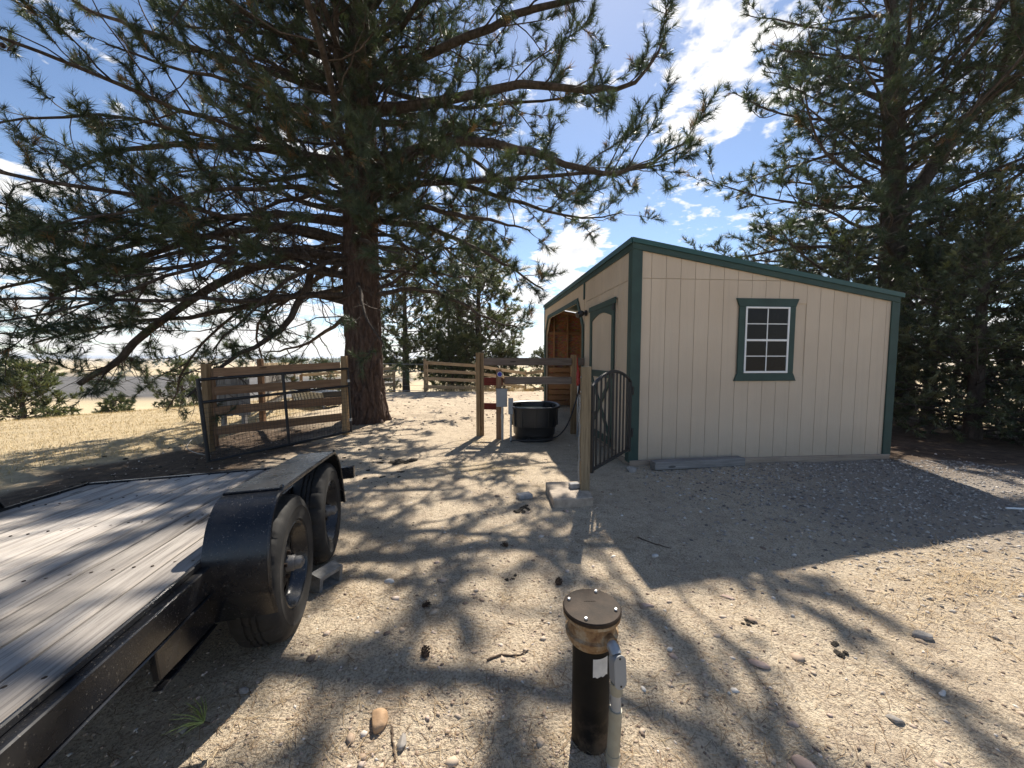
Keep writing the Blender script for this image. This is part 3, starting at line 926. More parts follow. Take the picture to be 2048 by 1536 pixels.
def pine(label, base, height, Rc, seed, zlow, nl, per, length, width, trunk_r, P, group=None, mats=('branch_bark', 'needles'), lean=(0, 0), extra=None, el0=5, shape='dome', name='pine_tree', detail=True, front=0):
    rs = np.random.RandomState(seed)
    bx, by, bz = base
    root = thing(name, label, 'shrub' if name == 'shrub' else 'tree', base, group=group)
    path = [(bx, by, bz), (bx + lean[0] * 0.3, by + lean[1] * 0.3, bz + height * 0.3), (bx + lean[0] * 0.65, by + lean[1] * 0.65, bz + height * 0.65), (bx + lean[0], by + lean[1], bz + height)]
    bark_trunk('trunk', root, base, path, [trunk_r * 1.12, trunk_r * 0.9, trunk_r * 0.55, trunk_r * 0.1], 'branch_bark', 40 if detail else 16, 160 if detail else 40, (0.12, 0.35), 0.03 if detail else 0.01, seed, flare=trunk_r * 0.2)
    limbs = []
    for i in range(nl):
        f = (i + rs.rand()) / nl
        z = bz + zlow + (height - zlow) * f
        az = i * 2.39996 + rs.uniform(-0.4, 0.4)
        if shape == 'dome': rr = Rc * (math.sqrt(max(0.03, 1 - f ** 2.2))) * (0.8 + 0.2 * min(1, f * 4))
        else: rr = Rc * (1.02 - f) ** 0.8
        L = max(0.35, rr * rs.uniform(0.7, 1.1))
        el = R(el0 + 42 * f + rs.uniform(-10, 10))
        t = (z - bz) / height
        p = (bx + lean[0] * t, by + lean[1] * t, z)
        d = np.array([math.cos(az) * math.cos(el), math.sin(az) * math.cos(el), math.sin(el)])
        limbs.append((grow(rs, p, d, L, 10, 0.09, 0.05), max(0.012, trunk_r * 0.22 * (1 - 0.6 * f)), P['twig_r'] * 1.6, P.get('live', 0.25)))
    for e in (extra or []):
        limbs.append((smooth_path(e[0], 14), e[1], e[2], 0.2))
        pp = smooth_path(e[0], 14)
        for j in range(e[3]):
            k = 3 + int(rs.rand() * 10)
            az = rs.uniform(0, 6.28)
            limbs.append((grow(rs, pp[k], np.array([math.cos(az), math.sin(az), rs.uniform(0, 0.7)]), Rc * rs.uniform(0.3, 0.55), 9, 0.1, 0.06), e[1] * 0.4, 0.012, 0.25))
    for i in range(front):
        z = bz + zlow + (height * 0.75 - zlow) * (i + rs.rand()) / front; az = R(rs.uniform(-200, -20)); t = (z - bz) / height
        limbs.append((grow(rs, (bx + lean[0] * t, by + lean[1] * t, z), np.array([math.cos(az), math.sin(az), rs.uniform(-0.2, 0.4)]), Rc * rs.uniform(0.25, 0.5), 9, 0.12, 0.06), 0.03, 0.012, 0.1))
    big, small, tufts = make_crown(rs, limbs, P)
    put_crown(root, base, rs, big, small, tufts, per, length, width, mats, spread=(14, 66), stem=0.16 if mats[1] != 'juniper_sprays' else 0.09, dead_frac=0.02 if mats[1] == 'needles' else 0.0, tone=(0, 0.9 if mats[1] == 'needles' else 1.0))
    print(label[:40], len(tufts) * per)
    return root
PB = dict(sec_per_m=3.2, sec_from=0.10, sec_len=0.34, sec_min=0.28, twig_r=0.007, twig_per_m=6.8, twig_len=0.24, lift=0.14, dead=0.06, double=0.55, live=0.2, tw_from=0.35)
pine('tall dense pine with forked trunk rising behind the right end of the shed', (11.0, 11.0, g1(11, 11) - 0.05), 13.5, 5.3, 21, 1.8, 90, 28, 0.19, 0.0145, 0.36, PB,
     lean=(-1.0, 0), front=36, extra=[([(10.87, 11.0, 5.6), (11.64, 10.8, 7.1), (12.15, 10.6, 7.98), (12.61, 10.4, 8.84), (12.91, 10.2, 10.6), (13.1, 10.2, 12.5)], 0.22, 0.03, 16),
                            ([(11.0, 11.0, 3.3), (12.31, 10.8, 3.9), (12.98, 10.6, 4.45), (13.76, 10.5, 4.75), (15.0, 10.2, 5.2)], 0.13, 0.03, 6)])
PF = dict(sec_per_m=3.8, sec_from=0.12, sec_len=0.38, sec_min=0.28, twig_r=0.008, twig_per_m=6.0, twig_len=0.30, lift=0.14, dead=0.05, double=0.4, live=0.2)
pine('open grey-trunked pine behind the wire fence, right of the big trunk', (-5.5, 20.0, g1(-5.5, 20) - 0.1), 7.2, 2.6, 31, 1.2, 52, 22, 0.20, 0.032, 0.17, PF, mats=('branch_bark', 'far_needles'), detail=False, el0=0)
pine('bushy dark pine behind the back rail fence', (-1.85, 21.5, g1(-1.85, 21.5) - 0.1), 8.2, 3.1, 32, 0.5, 84, 22, 0.20, 0.034, 0.2, PF, mats=('branch_bark', 'far_needles'), detail=False, el0=0)
pine('smaller pine filling the gap between the two pines behind the fence', (-3.9, 24.0, g1(-3.9, 24) - 0.1), 6.2, 2.3, 33, 0.4, 56, 22, 0.20, 0.034, 0.15, PF, mats=('branch_bark', 'far_needles'), detail=False, el0=0)
PS = dict(PF, sec_per_m=3.4, twig_per_m=4.5, twig_len=0.26)
for lab, x, y, h, rc, sd_ in (('wide low pine at the left edge of the photo below the grassy slope', -22.2, 17.4, 3.0, 2.0, 41),
                              ('small round pine at the far edge of the grass, left of the gate', -25.8, 25.0, 3.3, 1.4, 42),
                              ('bushy pine just left of the gate beyond the grass', -22.3, 26.0, 4.9, 1.8, 43),
                              ('low shrubby pine half hidden between the two slope pines', -24.3, 27.5, 2.4, 1.2, 44),
                              ('young pine sticking up above the plank fence top rail', -19.8, 40.0, 7.4, 2.3, 45),
                              ('lone dark pine showing beside the big trunk on its left', -15.6, 38.0, 6.5, 1.8, 46)):
    pine(lab, (x, y, g1(x, y) - 0.15), h, rc, sd_, 0.15, 54, 20, 0.19, 0.045, 0.12, PS, mats=('branch_bark', 'far_needles'), group='pines beyond the grassy slope', detail=False, el0=8)
PJ = dict(sec_per_m=7.0, sec_from=0.08, sec_len=0.40, sec_min=0.22, twig_r=0.006, twig_per_m=10.0, twig_len=0.17, lift=0.10, dead=0.06, double=0.6, live=0.12)
for lab, x, y, h, rc, sd_ in (('dark juniper crowding the back right corner of the shed', 7.35, 8.6, 4.0, 1.7, 51),
                              ('dark juniper with a bare lower trunk, right of the shed', 8.55, 7.1, 4.3, 1.9, 52),
                              ('juniper at the right edge of the photo beside the gravel', 9.9, 6.6, 4.0, 1.8, 53),
                              ('tall juniper behind the others under the forked pine', 10.2, 9.4, 5.2, 2.2, 54)):
    pine(lab, (x, y, g1(x, y) - 0.06), h, rc, sd_, 0.12, 60, 18, 0.10, 0.021, 0.11, PJ, mats=('branch_bark', 'juniper_sprays'), group='junipers beside the shed', shape='cone', name='juniper_tree', detail=False, el0=6)
PK = dict(PF, sec_per_m=3.6, twig_per_m=5.0, twig_len=0.2)
for lab, x, y, h, rc, sd_ in (('low dark shrub behind the left half of the back rail fence', -2.9, 18.9, 2.0, 1.2, 61),
                              ('low dark shrub behind the far corner of the back rail fence', -0.4, 20.6, 2.2, 1.3, 62),
                              ('grey-green shrub behind the fence nearest the shed', 1.7, 20.5, 2.1, 1.2, 63),
                              ('low dark shrub behind the wire fence beside the big trunk', -7.0, 20.5, 2.2, 1.3, 64)):
    pine(lab, (x, y, g1(x, y) - 0.1), h, rc, sd_, 0.1, 40, 18, 0.16, 0.03, 0.07, PK, mats=('branch_bark', 'far_needles'), group='shrubs behind the back fence', detail=False, el0=15, name='shrub')
# far woods on the plain
def far_wood():
    rs = np.random.RandomState(5)
    Vs = []; Fs = []; off = 0
    def clump(x, y, h, r):
        nonlocal off
        z0 = g1(x, y)
        m = 26
        th = rs.uniform(0, 6.28, m); f = rs.uniform(0.05, 1, m)
        c = np.stack([x + r * (1.05 - f) * np.cos(th) * 0.7, y + r * (1.05 - f) * np.sin(th) * 0.7, z0 + h * f * 0.92], -1)
        V = c[:, None, :] + rs.randn(m, 3, 3) * np.array([r * 0.38, r * 0.38, h * 0.10])
        Vs.append(V.reshape(-1, 3)); Fs.append(np.arange(m * 3).reshape(-1, 3) + off); off += m * 3
    for i in range(900):
        az = R(rs.uniform(-43, 8)); d = rs.uniform(650, 1500)
        if az < R(-33) and rs.rand() < 0.75: continue
        clump(d * math.sin(az), d * math.cos(az), rs.uniform(7, 13), rs.uniform(2.5, 4.5))
    for i in range(120):
        az = R(rs.uniform(-52, 50)); d = rs.uniform(260, 900)
        clump(d * math.sin(az), d * math.cos(az), rs.uniform(3, 7), rs.uniform(2, 3.5))
    V = np.concatenate(Vs); F = np.concatenate(Fs)
    o = np_mesh('far_pine_wood', V, F, 'far_needles', face_attr={'tone': np.repeat(rs.uniform(0, 0.5, len(F) // 26), 26)})
    tag(o, 'dark band of pine wood far off along the horizon', 'wood', kind='stuff')
far_wood()

# ------------------------------------------------------------------ shed
def glass_mat():
    m, t, b = newmat('dark_pane')
    v = coords(t)
    n = noise(t, 120, 3, 0.7, v)
    t.links.new(ramp(t, n, [(0.45, (0.006, 0.006, 0.006)), (0.7, (0.022, 0.021, 0.020))]), b.inputs['Base Color'])
    b.inputs['Roughness'].default_value = 0.22
    b.inputs['Specular IOR Level'].default_value = 0.18
    MATS['dark_pane'] = m
glass_mat()
def build_shed():
    sh = thing('shed', 'tan plank-sided shed with dark green trim and a slanting roof', 'shed', (SHX, SHY, 0), SHR)
    W, L = SHW, SHL
    ZB, ZS = 0.10, 2.54
    zt = lambda a: 3.0094 - (3.0094 - 2.3675) * a / W
    # --- end wall
    ew = MB().prism([(0.0, 0.02), (W, 0.02), (W, zt(W) - 0.02), (0.0, zt(0) - 0.02)], 0.0, 0.05, 1).build('end_wall', 'siding', sh)
    gaps = [0.10] + [0.24 + 0.2032 * k for k in range(18)] + [W - 0.08]
    gaps = [g for g in gaps if g <= W - 0.08]
    G = 0.0022
    def board(poly, ax, h0, h1, parent):
        MB().prism(poly, h0, h1, ax).build('siding_board', 'siding', parent, bevel=0.0018)
    for g0, g1_ in zip(gaps[:-1], gaps[1:]):
        a0, a1 = g0 + G, g1_ - G
        spans = [(ZB, ZS)]
        if a1 > 1.50 and a0 < 2.30:
            spans = [(ZB, 1.24), (2.24, ZS)]
        for z0, z1 in spans:
            za, zb = min(z1, zt(a0) - 0.06), min(z1, zt(a1) - 0.06)
            if za > z0 and zb > z0:
                board([(a0, z0), (a1, z0), (a1, zb), (a0, za)], 1, -0.013, 0.001, ew)
        za, zb = zt(a0) - 0.06, zt(a1) - 0.06
        if zb > ZS + 0.02:
            board([(a0, ZS + 0.006), (a1, ZS + 0.006), (a1, zb), (a0, za)], 1, -0.013, 0.001, ew)
    # --- front wall (faces local -x)
    fw = MB().prism([(0.05, 0.02), (2.36, 0.02), (2.36, 2.15), (2.76, 2.62), (5.95, 2.62), (6.40, 2.15), (6.40, 0.02), (L, 0.02), (L, 2.96), (0.05, 2.96)], 0.0, 0.05, 0).build('front_wall', 'siding', sh)
    b = 0.10
    while b < 2.20:
        b0, b1 = b + 2 * G, min(b + 0.1016, 2.24) - 2 * G
        z0 = ZB
        if b1 > 0.56 and b0 < 1.80: z0 = 2.36
        if z0 < ZS:
            board([(b0, z0), (b1, z0), (b1, ZS), (b0, ZS)], 0, -0.013, 0.001, fw)
        board([(b0, ZS + 0.006), (b1, ZS + 0.006), (b1, 2.95), (b0, 2.95)], 0, -0.013, 0.001, fw)
        b += 0.1016
    b = 2.30
    while b < L - 0.1:
        b0, b1 = b + 2 * G, min(b + 0.1354, L - 0.02) - 2 * G
        lowz = lambda q: 2.62 - (2.76 - q) * 1.175 if q < 2.76 else (2.62 if q < 5.95 else (2.62 - (q - 5.95) * 1.04 if q < 6.40 else 0.10))
        l0, l1 = lowz(b0), lowz(b1)
        if b0 < 6.40 <= b1: l1 = lowz(6.399)
        board([(b0, l0 + 0.01), (b1, l1 + 0.01), (b1, 2.95), (b0, 2.95)], 0, -0.013, 0.001, fw)
        b += 0.1354
    # --- other walls, seen from inside through the open bay
    fe = MB().prism([(0.06, 0.02), (W - 0.02, 0.02), (W - 0.02, zt(W) - 0.03), (0.06, zt(0) - 0.03)], L - 0.04, L, 1).build('far_end_wall', 'osb', sh)
    MB().box((W - 0.05, 0.051, 0.02), (W, L - 0.041, 2.34)).build('back_wall', 'osb', sh)
    MB().prism([(0.06, 0.02), (W - 0.06, 0.02), (W - 0.06, 2.33), (0.06, 2.94)], 2.28, 2.32, 1).build('partition_wall', 'osb', sh)
    for k in range(9):
        a = 0.25 + 0.41 * k
        if a < W - 0.1:
            beam('stud', (a, L - 0.10, 0.05), (a, L - 0.10, zt(a) - 0.13), 0.04, 0.10, 'stud_wood', sh, False)
    beam('top_plate', (0.07, L - 0.10, zt(0.07) - 0.08), (W - 0.06, L - 0.10, zt(W - 0.06) - 0.08), 0.11, 0.07, 'stud_wood', sh, False)
    beam('nailer', (0.07, L - 0.105, 2.22), (W - 0.06, L - 0.105, 2.22), 0.05, 0.09, 'stud_wood', sh, False)
    for k in range(7):
        z = 0.14 + 0.165 * k
        beam('kick_plank', (0.08, L - 0.175, z), (W - 0.08, L - 0.175, z), 0.035, 0.14, 'stud_wood', sh, False)
        if k < 7: beam('kick_plank', (W - 0.075, 2.4, z), (W - 0.075, L - 0.22, z), 0.035, 0.14, 'stud_wood', sh, False)
    # --- roof, fascia, trim
    rp = [(-0.045, zt(-0.045) + 0.012), (W + 0.06, zt(W + 0.06) + 0.012), (W + 0.06, zt(W + 0.06) + 0.038), (-0.045, zt(-0.045) + 0.038)]
    roof = MB().prism(rp, -0.05, L + 0.05, 1).build('roof', 'green_metal', sh, bevel=0.003)
    for k in range(30):
        bq = 0.1 + k * 0.2286
        if bq < L:
            MB().prism([(-0.04, zt(-0.04) + 0.037), (W + 0.055, zt(W + 0.055) + 0.037), (W + 0.055, zt(W + 0.055) + 0.052), (-0.04, zt(-0.04) + 0.052)], bq - 0.012, bq + 0.012, 1).build('roof_rib', 'green_metal', roof)
    beam('rake_trim', (-0.03, -0.034, zt(-0.03) - 0.045), (W + 0.02, -0.034, zt(W + 0.02) - 0.045), 0.022, 0.105, 'green_trim', sh, False)
    MB().prism([(-0.045, zt(-0.045) - 0.02), (W + 0.06, zt(W + 0.06) - 0.02), (W + 0.06, zt(W + 0.06) + 0.042), (-0.045, zt(-0.045) + 0.042)], -0.062, -0.0505, 1).build('drip_edge', 'green_metal', sh)
    MB().box((-0.036, -0.045, 2.905), (-0.014, L + 0.03, 2.995)).build('fascia', 'green_trim', sh, bevel=0.004)
    MB().box((-0.060, -0.0495, 2.985), (-0.0465, L + 0.049, 3.060)).build('drip_edge', 'green_metal', sh)
    for (lo, hi) in (((-0.034, -0.036, 0.08), (0.105, -0.0135, 2.915)), ((W - 0.095, -0.036, 0.08), (W + 0.03, -0.0135, zt(W) - 0.075))):
        MB().box(lo, hi).build('corner_trim', 'green_trim', sh, bevel=0.004)
    MB().box((-0.034, -0.013, 0.08), (-0.0135, 0.095, 2.905)).build('corner_trim', 'green_trim', sh, bevel=0.004)
    MB().box((W + 0.001, -0.013, 0.08), (W + 0.028, 0.09, zt(W) - 0.08)).build('corner_trim', 'green_trim', sh, bevel=0.004)
    MB().box((-0.034, L - 0.04, 0.08), (-0.0135, L + 0.03, 2.90)).build('corner_trim', 'green_trim', sh, bevel=0.004)
    MB().box((-0.032, 2.235, 2.60), (-0.0135, 2.305, 2.902)).build('batten', 'green_trim', sh, bevel=0.004)
    segs = [((2.33, 0.05), (2.33, 2.14)), ((2.33, 2.12), (2.745, 2.625)), ((2.72, 2.645), (5.98, 2.645)), ((5.955, 2.64), (6.40, 2.16)), ((6.40, 2.16), (6.40, 0.05))]
    for i, (p, q) in enumerate(segs):
        x = -0.026 - 0.003 * (i % 2)
        beam('opening_trim', (x, p[0], p[1]), (x, q[0], q[1]), 0.10, 0.022, 'green_trim', sh, False, up=(1, 0, 0))
    beam('skid_board', (-0.02, -0.03, 0.055), (W + 0.0, -0.03, 0.055), 0.05, 0.11, 'skid_wood', sh, False)
    beam('skid_board', (-0.005, 0.01, 0.055), (-0.005, 2.3, 0.055), 0.05, 0.10, 'skid_wood', sh, False)
    # --- window
    wn = MB().box((1.585, -0.03, 1.29), (2.195, 0.0, 2.195)).build('window', 'dark_pane', sh)
    hd = MB().prism([(1.480, 2.19), (2.300, 2.19), (2.318, 2.235), (2.345, 2.30), (1.435, 2.30), (1.462, 2.235)], -0.040, -0.0135, 1).build('window_trim', 'green_trim', wn, bevel=0.003)
    MB().prism([(1.435, 1.178), (2.345, 1.178), (2.318, 1.245), (2.300, 1.285), (1.480, 1.285), (1.462, 1.245)], -0.040, -0.0135, 1).build('window_trim', 'green_trim', wn, bevel=0.003)
    MB().box((1.480, -0.037, 1.286), (1.568, -0.0135, 2.189)).build('window_trim', 'green_trim', wn, bevel=0.003)
    MB().box((2.212, -0.037, 1.286), (2.300, -0.0135, 2.189)).build('window_trim', 'green_trim', wn, bevel=0.003)
    for lo, hi in (((1.569, -0.046, 1.287), (2.211, -0.030, 1.315)), ((1.569, -0.046, 2.165), (2.211, -0.030, 2.188)), ((1.569, -0.045, 1.3155), (1.592, -0.030, 2.1645)), ((2.186, -0.045, 1.3155), (2.211, -0.030, 2.1645))):
        MB().box(lo, hi).build('frame', 'white_vinyl', wn, bevel=0.002)
    MB().box((1.593, -0.047, 1.722), (2.185, -0.0305, 1.750)).build('meeting_rail', 'white_vinyl', wn, bevel=0.002)
    for z0, z1, w in ((1.316, 1.721, 0.012), (1.751, 2.164, 0.012)):
        zm = (z0 + z1) / 2; xm = 1.889
        MB().box((xm - w / 2, -0.042, z0), (xm + w / 2, -0.0345, z1)).build('muntin', 'white_vinyl', wn)
        for xa, xb in ((1.593, xm - w / 2 - 0.0005), (xm + w / 2 + 0.0005, 2.185)):
            MB().box((xa, -0.0415, zm - w / 2), (xb, -0.0345, zm + w / 2)).build('muntin', 'white_vinyl', wn)
            for q0, q1 in ((z0, zm), (zm, z1)):
                MB().box((xa, -0.0342, q0), (xb, -0.0305, q1)).build('pane', 'dark_pane', wn)
    # --- door
    dr = MB().box((-0.02, 0.575, 0.14), (0.0, 1.785, 2.355)).build('door', 'siding', sh)
    def dbox(nm, b0, b1, z0, z1, x0=-0.052, x1=-0.0325, m='green_trim'):
        return MB().box((x0, b0, z0), (x1, b1, z1)).build(nm, m, dr, bevel=0.003)
    b = 0.67
    while b < 1.68:
        MB().box((-0.032, b + 0.002, 0.15), (-0.0205, min(b + 0.0935, 1.69) - 0.002, 2.25)).build('panel_board', 'siding', dr, bevel=0.002)
        b += 0.0935
    dbox('door_stile', 0.575, 0.675, 0.14, 2.29); dbox('door_stile', 1.685, 1.785, 0.14, 2.29)
    arch = [(0.676, 2.29)] + [(0.676, 2.13)] + [(0.676 + 1.008 * k / 14, 2.13 + 0.09 * math.sin(math.pi * k / 14)) for k in range(1, 14)] + [(1.684, 2.13), (1.684, 2.29)]
    MB().prism(arch, -0.051, -0.0325, 0).build('door_rail', 'green_trim', dr)
    dbox('door_rail', 0.676, 1.684, 1.18, 1.29); dbox('door_rail', 0.676, 1.684, 0.15, 0.27)
    dbox('door_header', 0.53, 1.84, 2.295, 2.385)
    beam('door_brace', (-0.044, 0.70, 0.28), (-0.044, 1.66, 1.17), 0.09, 0.018, 'green_trim', dr, False, up=(1, 0, 0))
    beam('door_brace', (-0.047, 0.70, 1.17), (-0.047, 1.66, 0.28), 0.09, 0.018, 'green_trim', dr, False, up=(1, 0, 0))
    for z in (2.24, 1.24, 0.24):
        dbox('hinge', 0.57, 0.70, z - 0.02, z + 0.02, -0.058, -0.0525, 'black_iron')
        MB().tube([(-0.060, 0.565, z - 0.05), (-0.060, 0.565, z + 0.05)], 0.012, 8).build('hinge_pin', 'black_iron', dr)
    dbox('latch', 1.66, 1.80, 1.21, 1.25, -0.065, -0.0525, 'black_iron')
    # --- lamp on the front wall
    fl = thing('flood_light', 'small black twin flood light on the shed wall beside the open bay', 'lamp', (0, 0, 0))
    fl.matrix_basis = WM[sh] @ Matrix.Translation((-0.035, 2.05, 2.32)); WM[fl] = fl.matrix_basis.copy()
    MB().lathe([(0.055, 0.0), (0.055, 0.03), (0.03, 0.04), (0.0, 0.04)], 14).build('base_plate', 'black_iron', fl, Matrix.Rotation(R(-90), 4, 'Y'))
    for s in (-1, 1):
        MB().tube([(-0.03, 0, 0), (-0.08, 0.05 * s, 0.0), (-0.10, 0.09 * s, -0.01)], 0.012, 8).build('arm', 'black_iron', fl)
        M = Matrix.Translation((-0.10, 0.09 * s, -0.01)) @ Matrix.Rotation(R(-115), 4, 'Y') @ Matrix.Rotation(R(20 * s), 4, 'X')
        hdl = MB().lathe([(0.02, -0.03), (0.05, 0.0), (0.055, 0.07), (0.05, 0.07)], 14).build('lamp_head', 'black_iron', fl, M)
        MB().lathe([(0.0, 0.064), (0.047, 0.064), (0.047, 0.068), (0.0, 0.068)], 14).build('lens', 'lamp_face', hdl)
build_shed()

# ------------------------------------------------------------------ things by the shed
g = g1(2.4, 5.0)
tim = tag(beam('timber', (1.84, 4.97, g + 0.055), (3.13, 5.17, g + 0.06), 0.14, 0.105, 'grey_wood', bev=0.008), 'weathered grey square timber lying along the foot of the shed wall', 'timber')
def gate_post():
    p = thing('gate_post', 'square wooden post standing in front of the arched iron gate', 'post', (0.755, 3.94, g1(0.755, 3.94)))
    beam('shaft', (0.755, 3.94, -0.2), (0.755, 3.94, 1.408), 0.092, 0.095, 'grey_post', p, up=(0, 1, 0))
    for z in (1.30, 1.15, 0.45):
        MB().tube([(0.70, 3.93, z), (0.706, 3.93, z)], 0.011, 8).build('bolt_head', 'bolt_steel', p, world=True)
gate_post()
def chain():
    me = None
    ch = thing('chain', 'steel chain hanging down the left face of the gate post', 'chain', (0.693, 3.93, 0.95))
    prev = None
    for i in range(30):
        z = 1.10 - i * 0.030
        x = 0.693 + 0.004 * math.sin(i * 0.7)
        if me is None:
            pts = [(0.007 * math.cos(t), 0, 0.020 * math.sin(t)) for t in [2 * math.pi * k / 10 for k in range(11)]]
            o = MB().tube(pts, 0.0030, 5, False).build('link', 'galvanised', ch); me = o.data
        else:
            o = link('link', me, None, ch)
        M = Matrix.Translation((x, 3.93, z)) @ Matrix.Rotation(R(90 * (i % 2) + 20), 4, 'Z')
        o.matrix_basis = WM[ch].inverted() @ M
chain()
def arched_gate():
    H = Vector((1.553, 5.06, 0)); Lp = Vector((0.857, 4.10, 0))
    d = Lp - H; W = d.length
    gt = thing('arched_gate', 'black iron arched garden gate hung on the shed corner', 'gate', H, math.atan2(d.y, d.x))
    z0, z1, zp = 0.275, 1.19, 1.335
    rise = lambda x: z1 + (zp - z1) * math.sin(math.pi * min(max((x - 0.0) / W, 0), 1)) ** 0.8
    beam('stile', (0.0, 0, z0 - 0.02), (0.0, 0, z1 + 0.01), 0.04, 0.04, 'black_iron', gt, False, up=(0, 1, 0))
    beam('stile', (W, 0, z0 - 0.02), (W, 0, z1 + 0.01), 0.045, 0.045, 'black_iron', gt, False, up=(0, 1, 0))
    beam('bottom_rail', (0.02, 0, z0 + 0.01), (W - 0.02, 0, z0 + 0.01), 0.03, 0.035, 'black_iron', gt, False)
    pts = [(W * k / 18, 0, rise(W * k / 18)) for k in range(19)]
    MB().tube(pts, 0.019, 8).build('arch_rail', 'black_iron', gt, smooth=True)
    n = 10
    for k in range(1, n):
        x = W * k / n
        beam('baluster', (x, 0, z0 + 0.02), (x, 0, rise(x) - 0.012), 0.019, 0.019, 'black_iron', gt, False, up=(0, 1, 0), bev=0.002)
    for z in (0.50, 1.06):
        MB().box((-0.075, -0.022, z - 0.055), (-0.02, 0.03, z + 0.055)).build('hinge', 'black_iron', gt, bevel=0.005)
    MB().box((W - 0.03, -0.045, 0.88), (W + 0.055, 0.03, 0.93)).build('latch', 'black_iron', gt, bevel=0.005)
    MB().tube([(W + 0.0, -0.04, 0.905), (W + 0.02, -0.08, 0.905), (W + 0.02, -0.08, 0.86)], 0.008, 6).build('latch_handle', 'black_iron', gt)
arched_gate()
def pad_and_bricks():
    z = g1(0.6, 3.9)
    P = [(0.40, 3.63), (0.80, 3.70), (0.80, 4.20), (0.37, 4.17)]
    o = MB().prism(P, z - 0.03, z + 0.085, 2).build('concrete_pad', 'concrete', bevel=0.008)
    tag(o, 'square concrete slab at the foot of the gate post', 'slab')
    for nm, lab, x, y, zz, rz, m, s in (
        ('brick', 'grey brick resting on top of the concrete slab', 0.655, 3.98, z + 0.085, 12, 'grey_paver', (0.105, 0.075, 0.05)),
        ('brick', 'pale grey paver brick on the sand left of the concrete slab', 0.13, 3.93, g1(0.13, 3.93), 24, 'grey_paver', (0.15, 0.10, 0.045)),
        ('brick', 'small dark brick just behind the concrete slab', 0.45, 4.28, g1(0.45, 4.28), 4, 'rock_grey', (0.09, 0.06, 0.045))):
        b_ = MB().box((-s[0] / 2, -s[1] / 2, 0), (s[0] / 2, s[1] / 2, s[2])).build(nm, m, None, Matrix.Translation((x, y, zz)) @ Matrix.Rotation(R(rz), 4, 'Z'), bevel=0.006)
        tag(b_, lab, 'brick')
pad_and_bricks()

# ------------------------------------------------------------------ fence with water trough
def tank_fence():
    f = thing('rail_fence', 'two-rail wooden fence over the black stock tank, joined to the shed', 'fence', (-0.6, 7.12, g1(-0.6, 7.12)))
    for x, y, z1, w in ((-0.625, 7.13, 1.59, 0.075), (-0.555, 7.17, 1.585, 0.06), (1.175, 7.36, 1.55, 0.10)):
        beam('post', (x, y, -0.15), (x, y, z1), w, 0.095, 'post_wood', f, up=(0, 1, 0))
    beam('rail', (-0.52, 7.13, 1.425), (1.125, 7.31, 1.42), 0.038, 0.14, 'brown_grey', f)
    beam('rail', (-0.14, 7.13, 1.075), (1.125, 7.31, 1.065), 0.038, 0.14, 'brown_grey', f)
    beam('rail', (1.225, 7.37, 1.42), (1.40, 7.42, 1.42), 0.038, 0.14, 'brown_grey', f)
    for z in (1.06, 0.60):
        o = beam('red_board', (-0.515, 7.115, z), (-0.17, 7.05, z), 0.038, 0.145 if z > 1 else 0.12, 'red_wood', f)
        o['label'] = 'dark red painted board'
    c = thing('control_post', 'reddish wooden post carrying a grey electrical box and a blue disc', 'post', (-0.235, 6.86, g1(-0.235, 6.86)))
    beam('shaft', (-0.235, 6.86, -0.2), (-0.235, 6.86, 1.29), 0.095, 0.095, 'fence_wood', c, up=(0, 1, 0))
    M = Matrix.Translation((-0.215, 6.806, 1.205)) @ Matrix.Rotation(R(90), 4, 'X')
    d = MB().lathe([(0.046, 0), (0.046, 0.012), (0.0, 0.012)], 20).build('disc_rim', 'white_vinyl', c, M, True)
    MB().lathe([(0.039, 0.0122), (0.039, 0.018), (0.0, 0.018)], 20).build('blue_disc', 'blue_disc', d)
    bx_ = MB().box((-0.275, 6.72, 0.635), (-0.085, 6.81, 0.945)).build('electrical_box', 'grey_box', c, world=True, bevel=0.006)
    MB().box((-0.282, 6.712, 0.935), (-0.078, 6.83, 0.952)).build('box_lid', 'grey_box', bx_, world=True)
    MB().tube([(-0.17, 6.78, -0.1), (-0.17, 6.78, 0.635)], 0.021, 10).build('conduit', 'pvc', c, world=True, smooth=True)
    MB().tube([(-0.17, 6.78, 0.42), (-0.17, 6.78, 0.50)], 0.027, 10).build('coupling', 'pvc', c, world=True, smooth=True)
    # second small box on its own pipe by the tank
    q = thing('junction_box', 'slim pale junction box on a pipe touching the left side of the stock tank', 'utility box', (-0.02, 6.62, g1(0, 6.6)))
    MB().box((-0.065, 6.60, 0.52), (0.02, 6.66, 0.80)).build('box', 'grey_box', q, world=True, bevel=0.006)
    MB().tube([(-0.02, 6.63, -0.1), (-0.02, 6.63, 0.52)], 0.018, 10).build('pipe', 'pvc', q, world=True, smooth=True)
tank_fence()
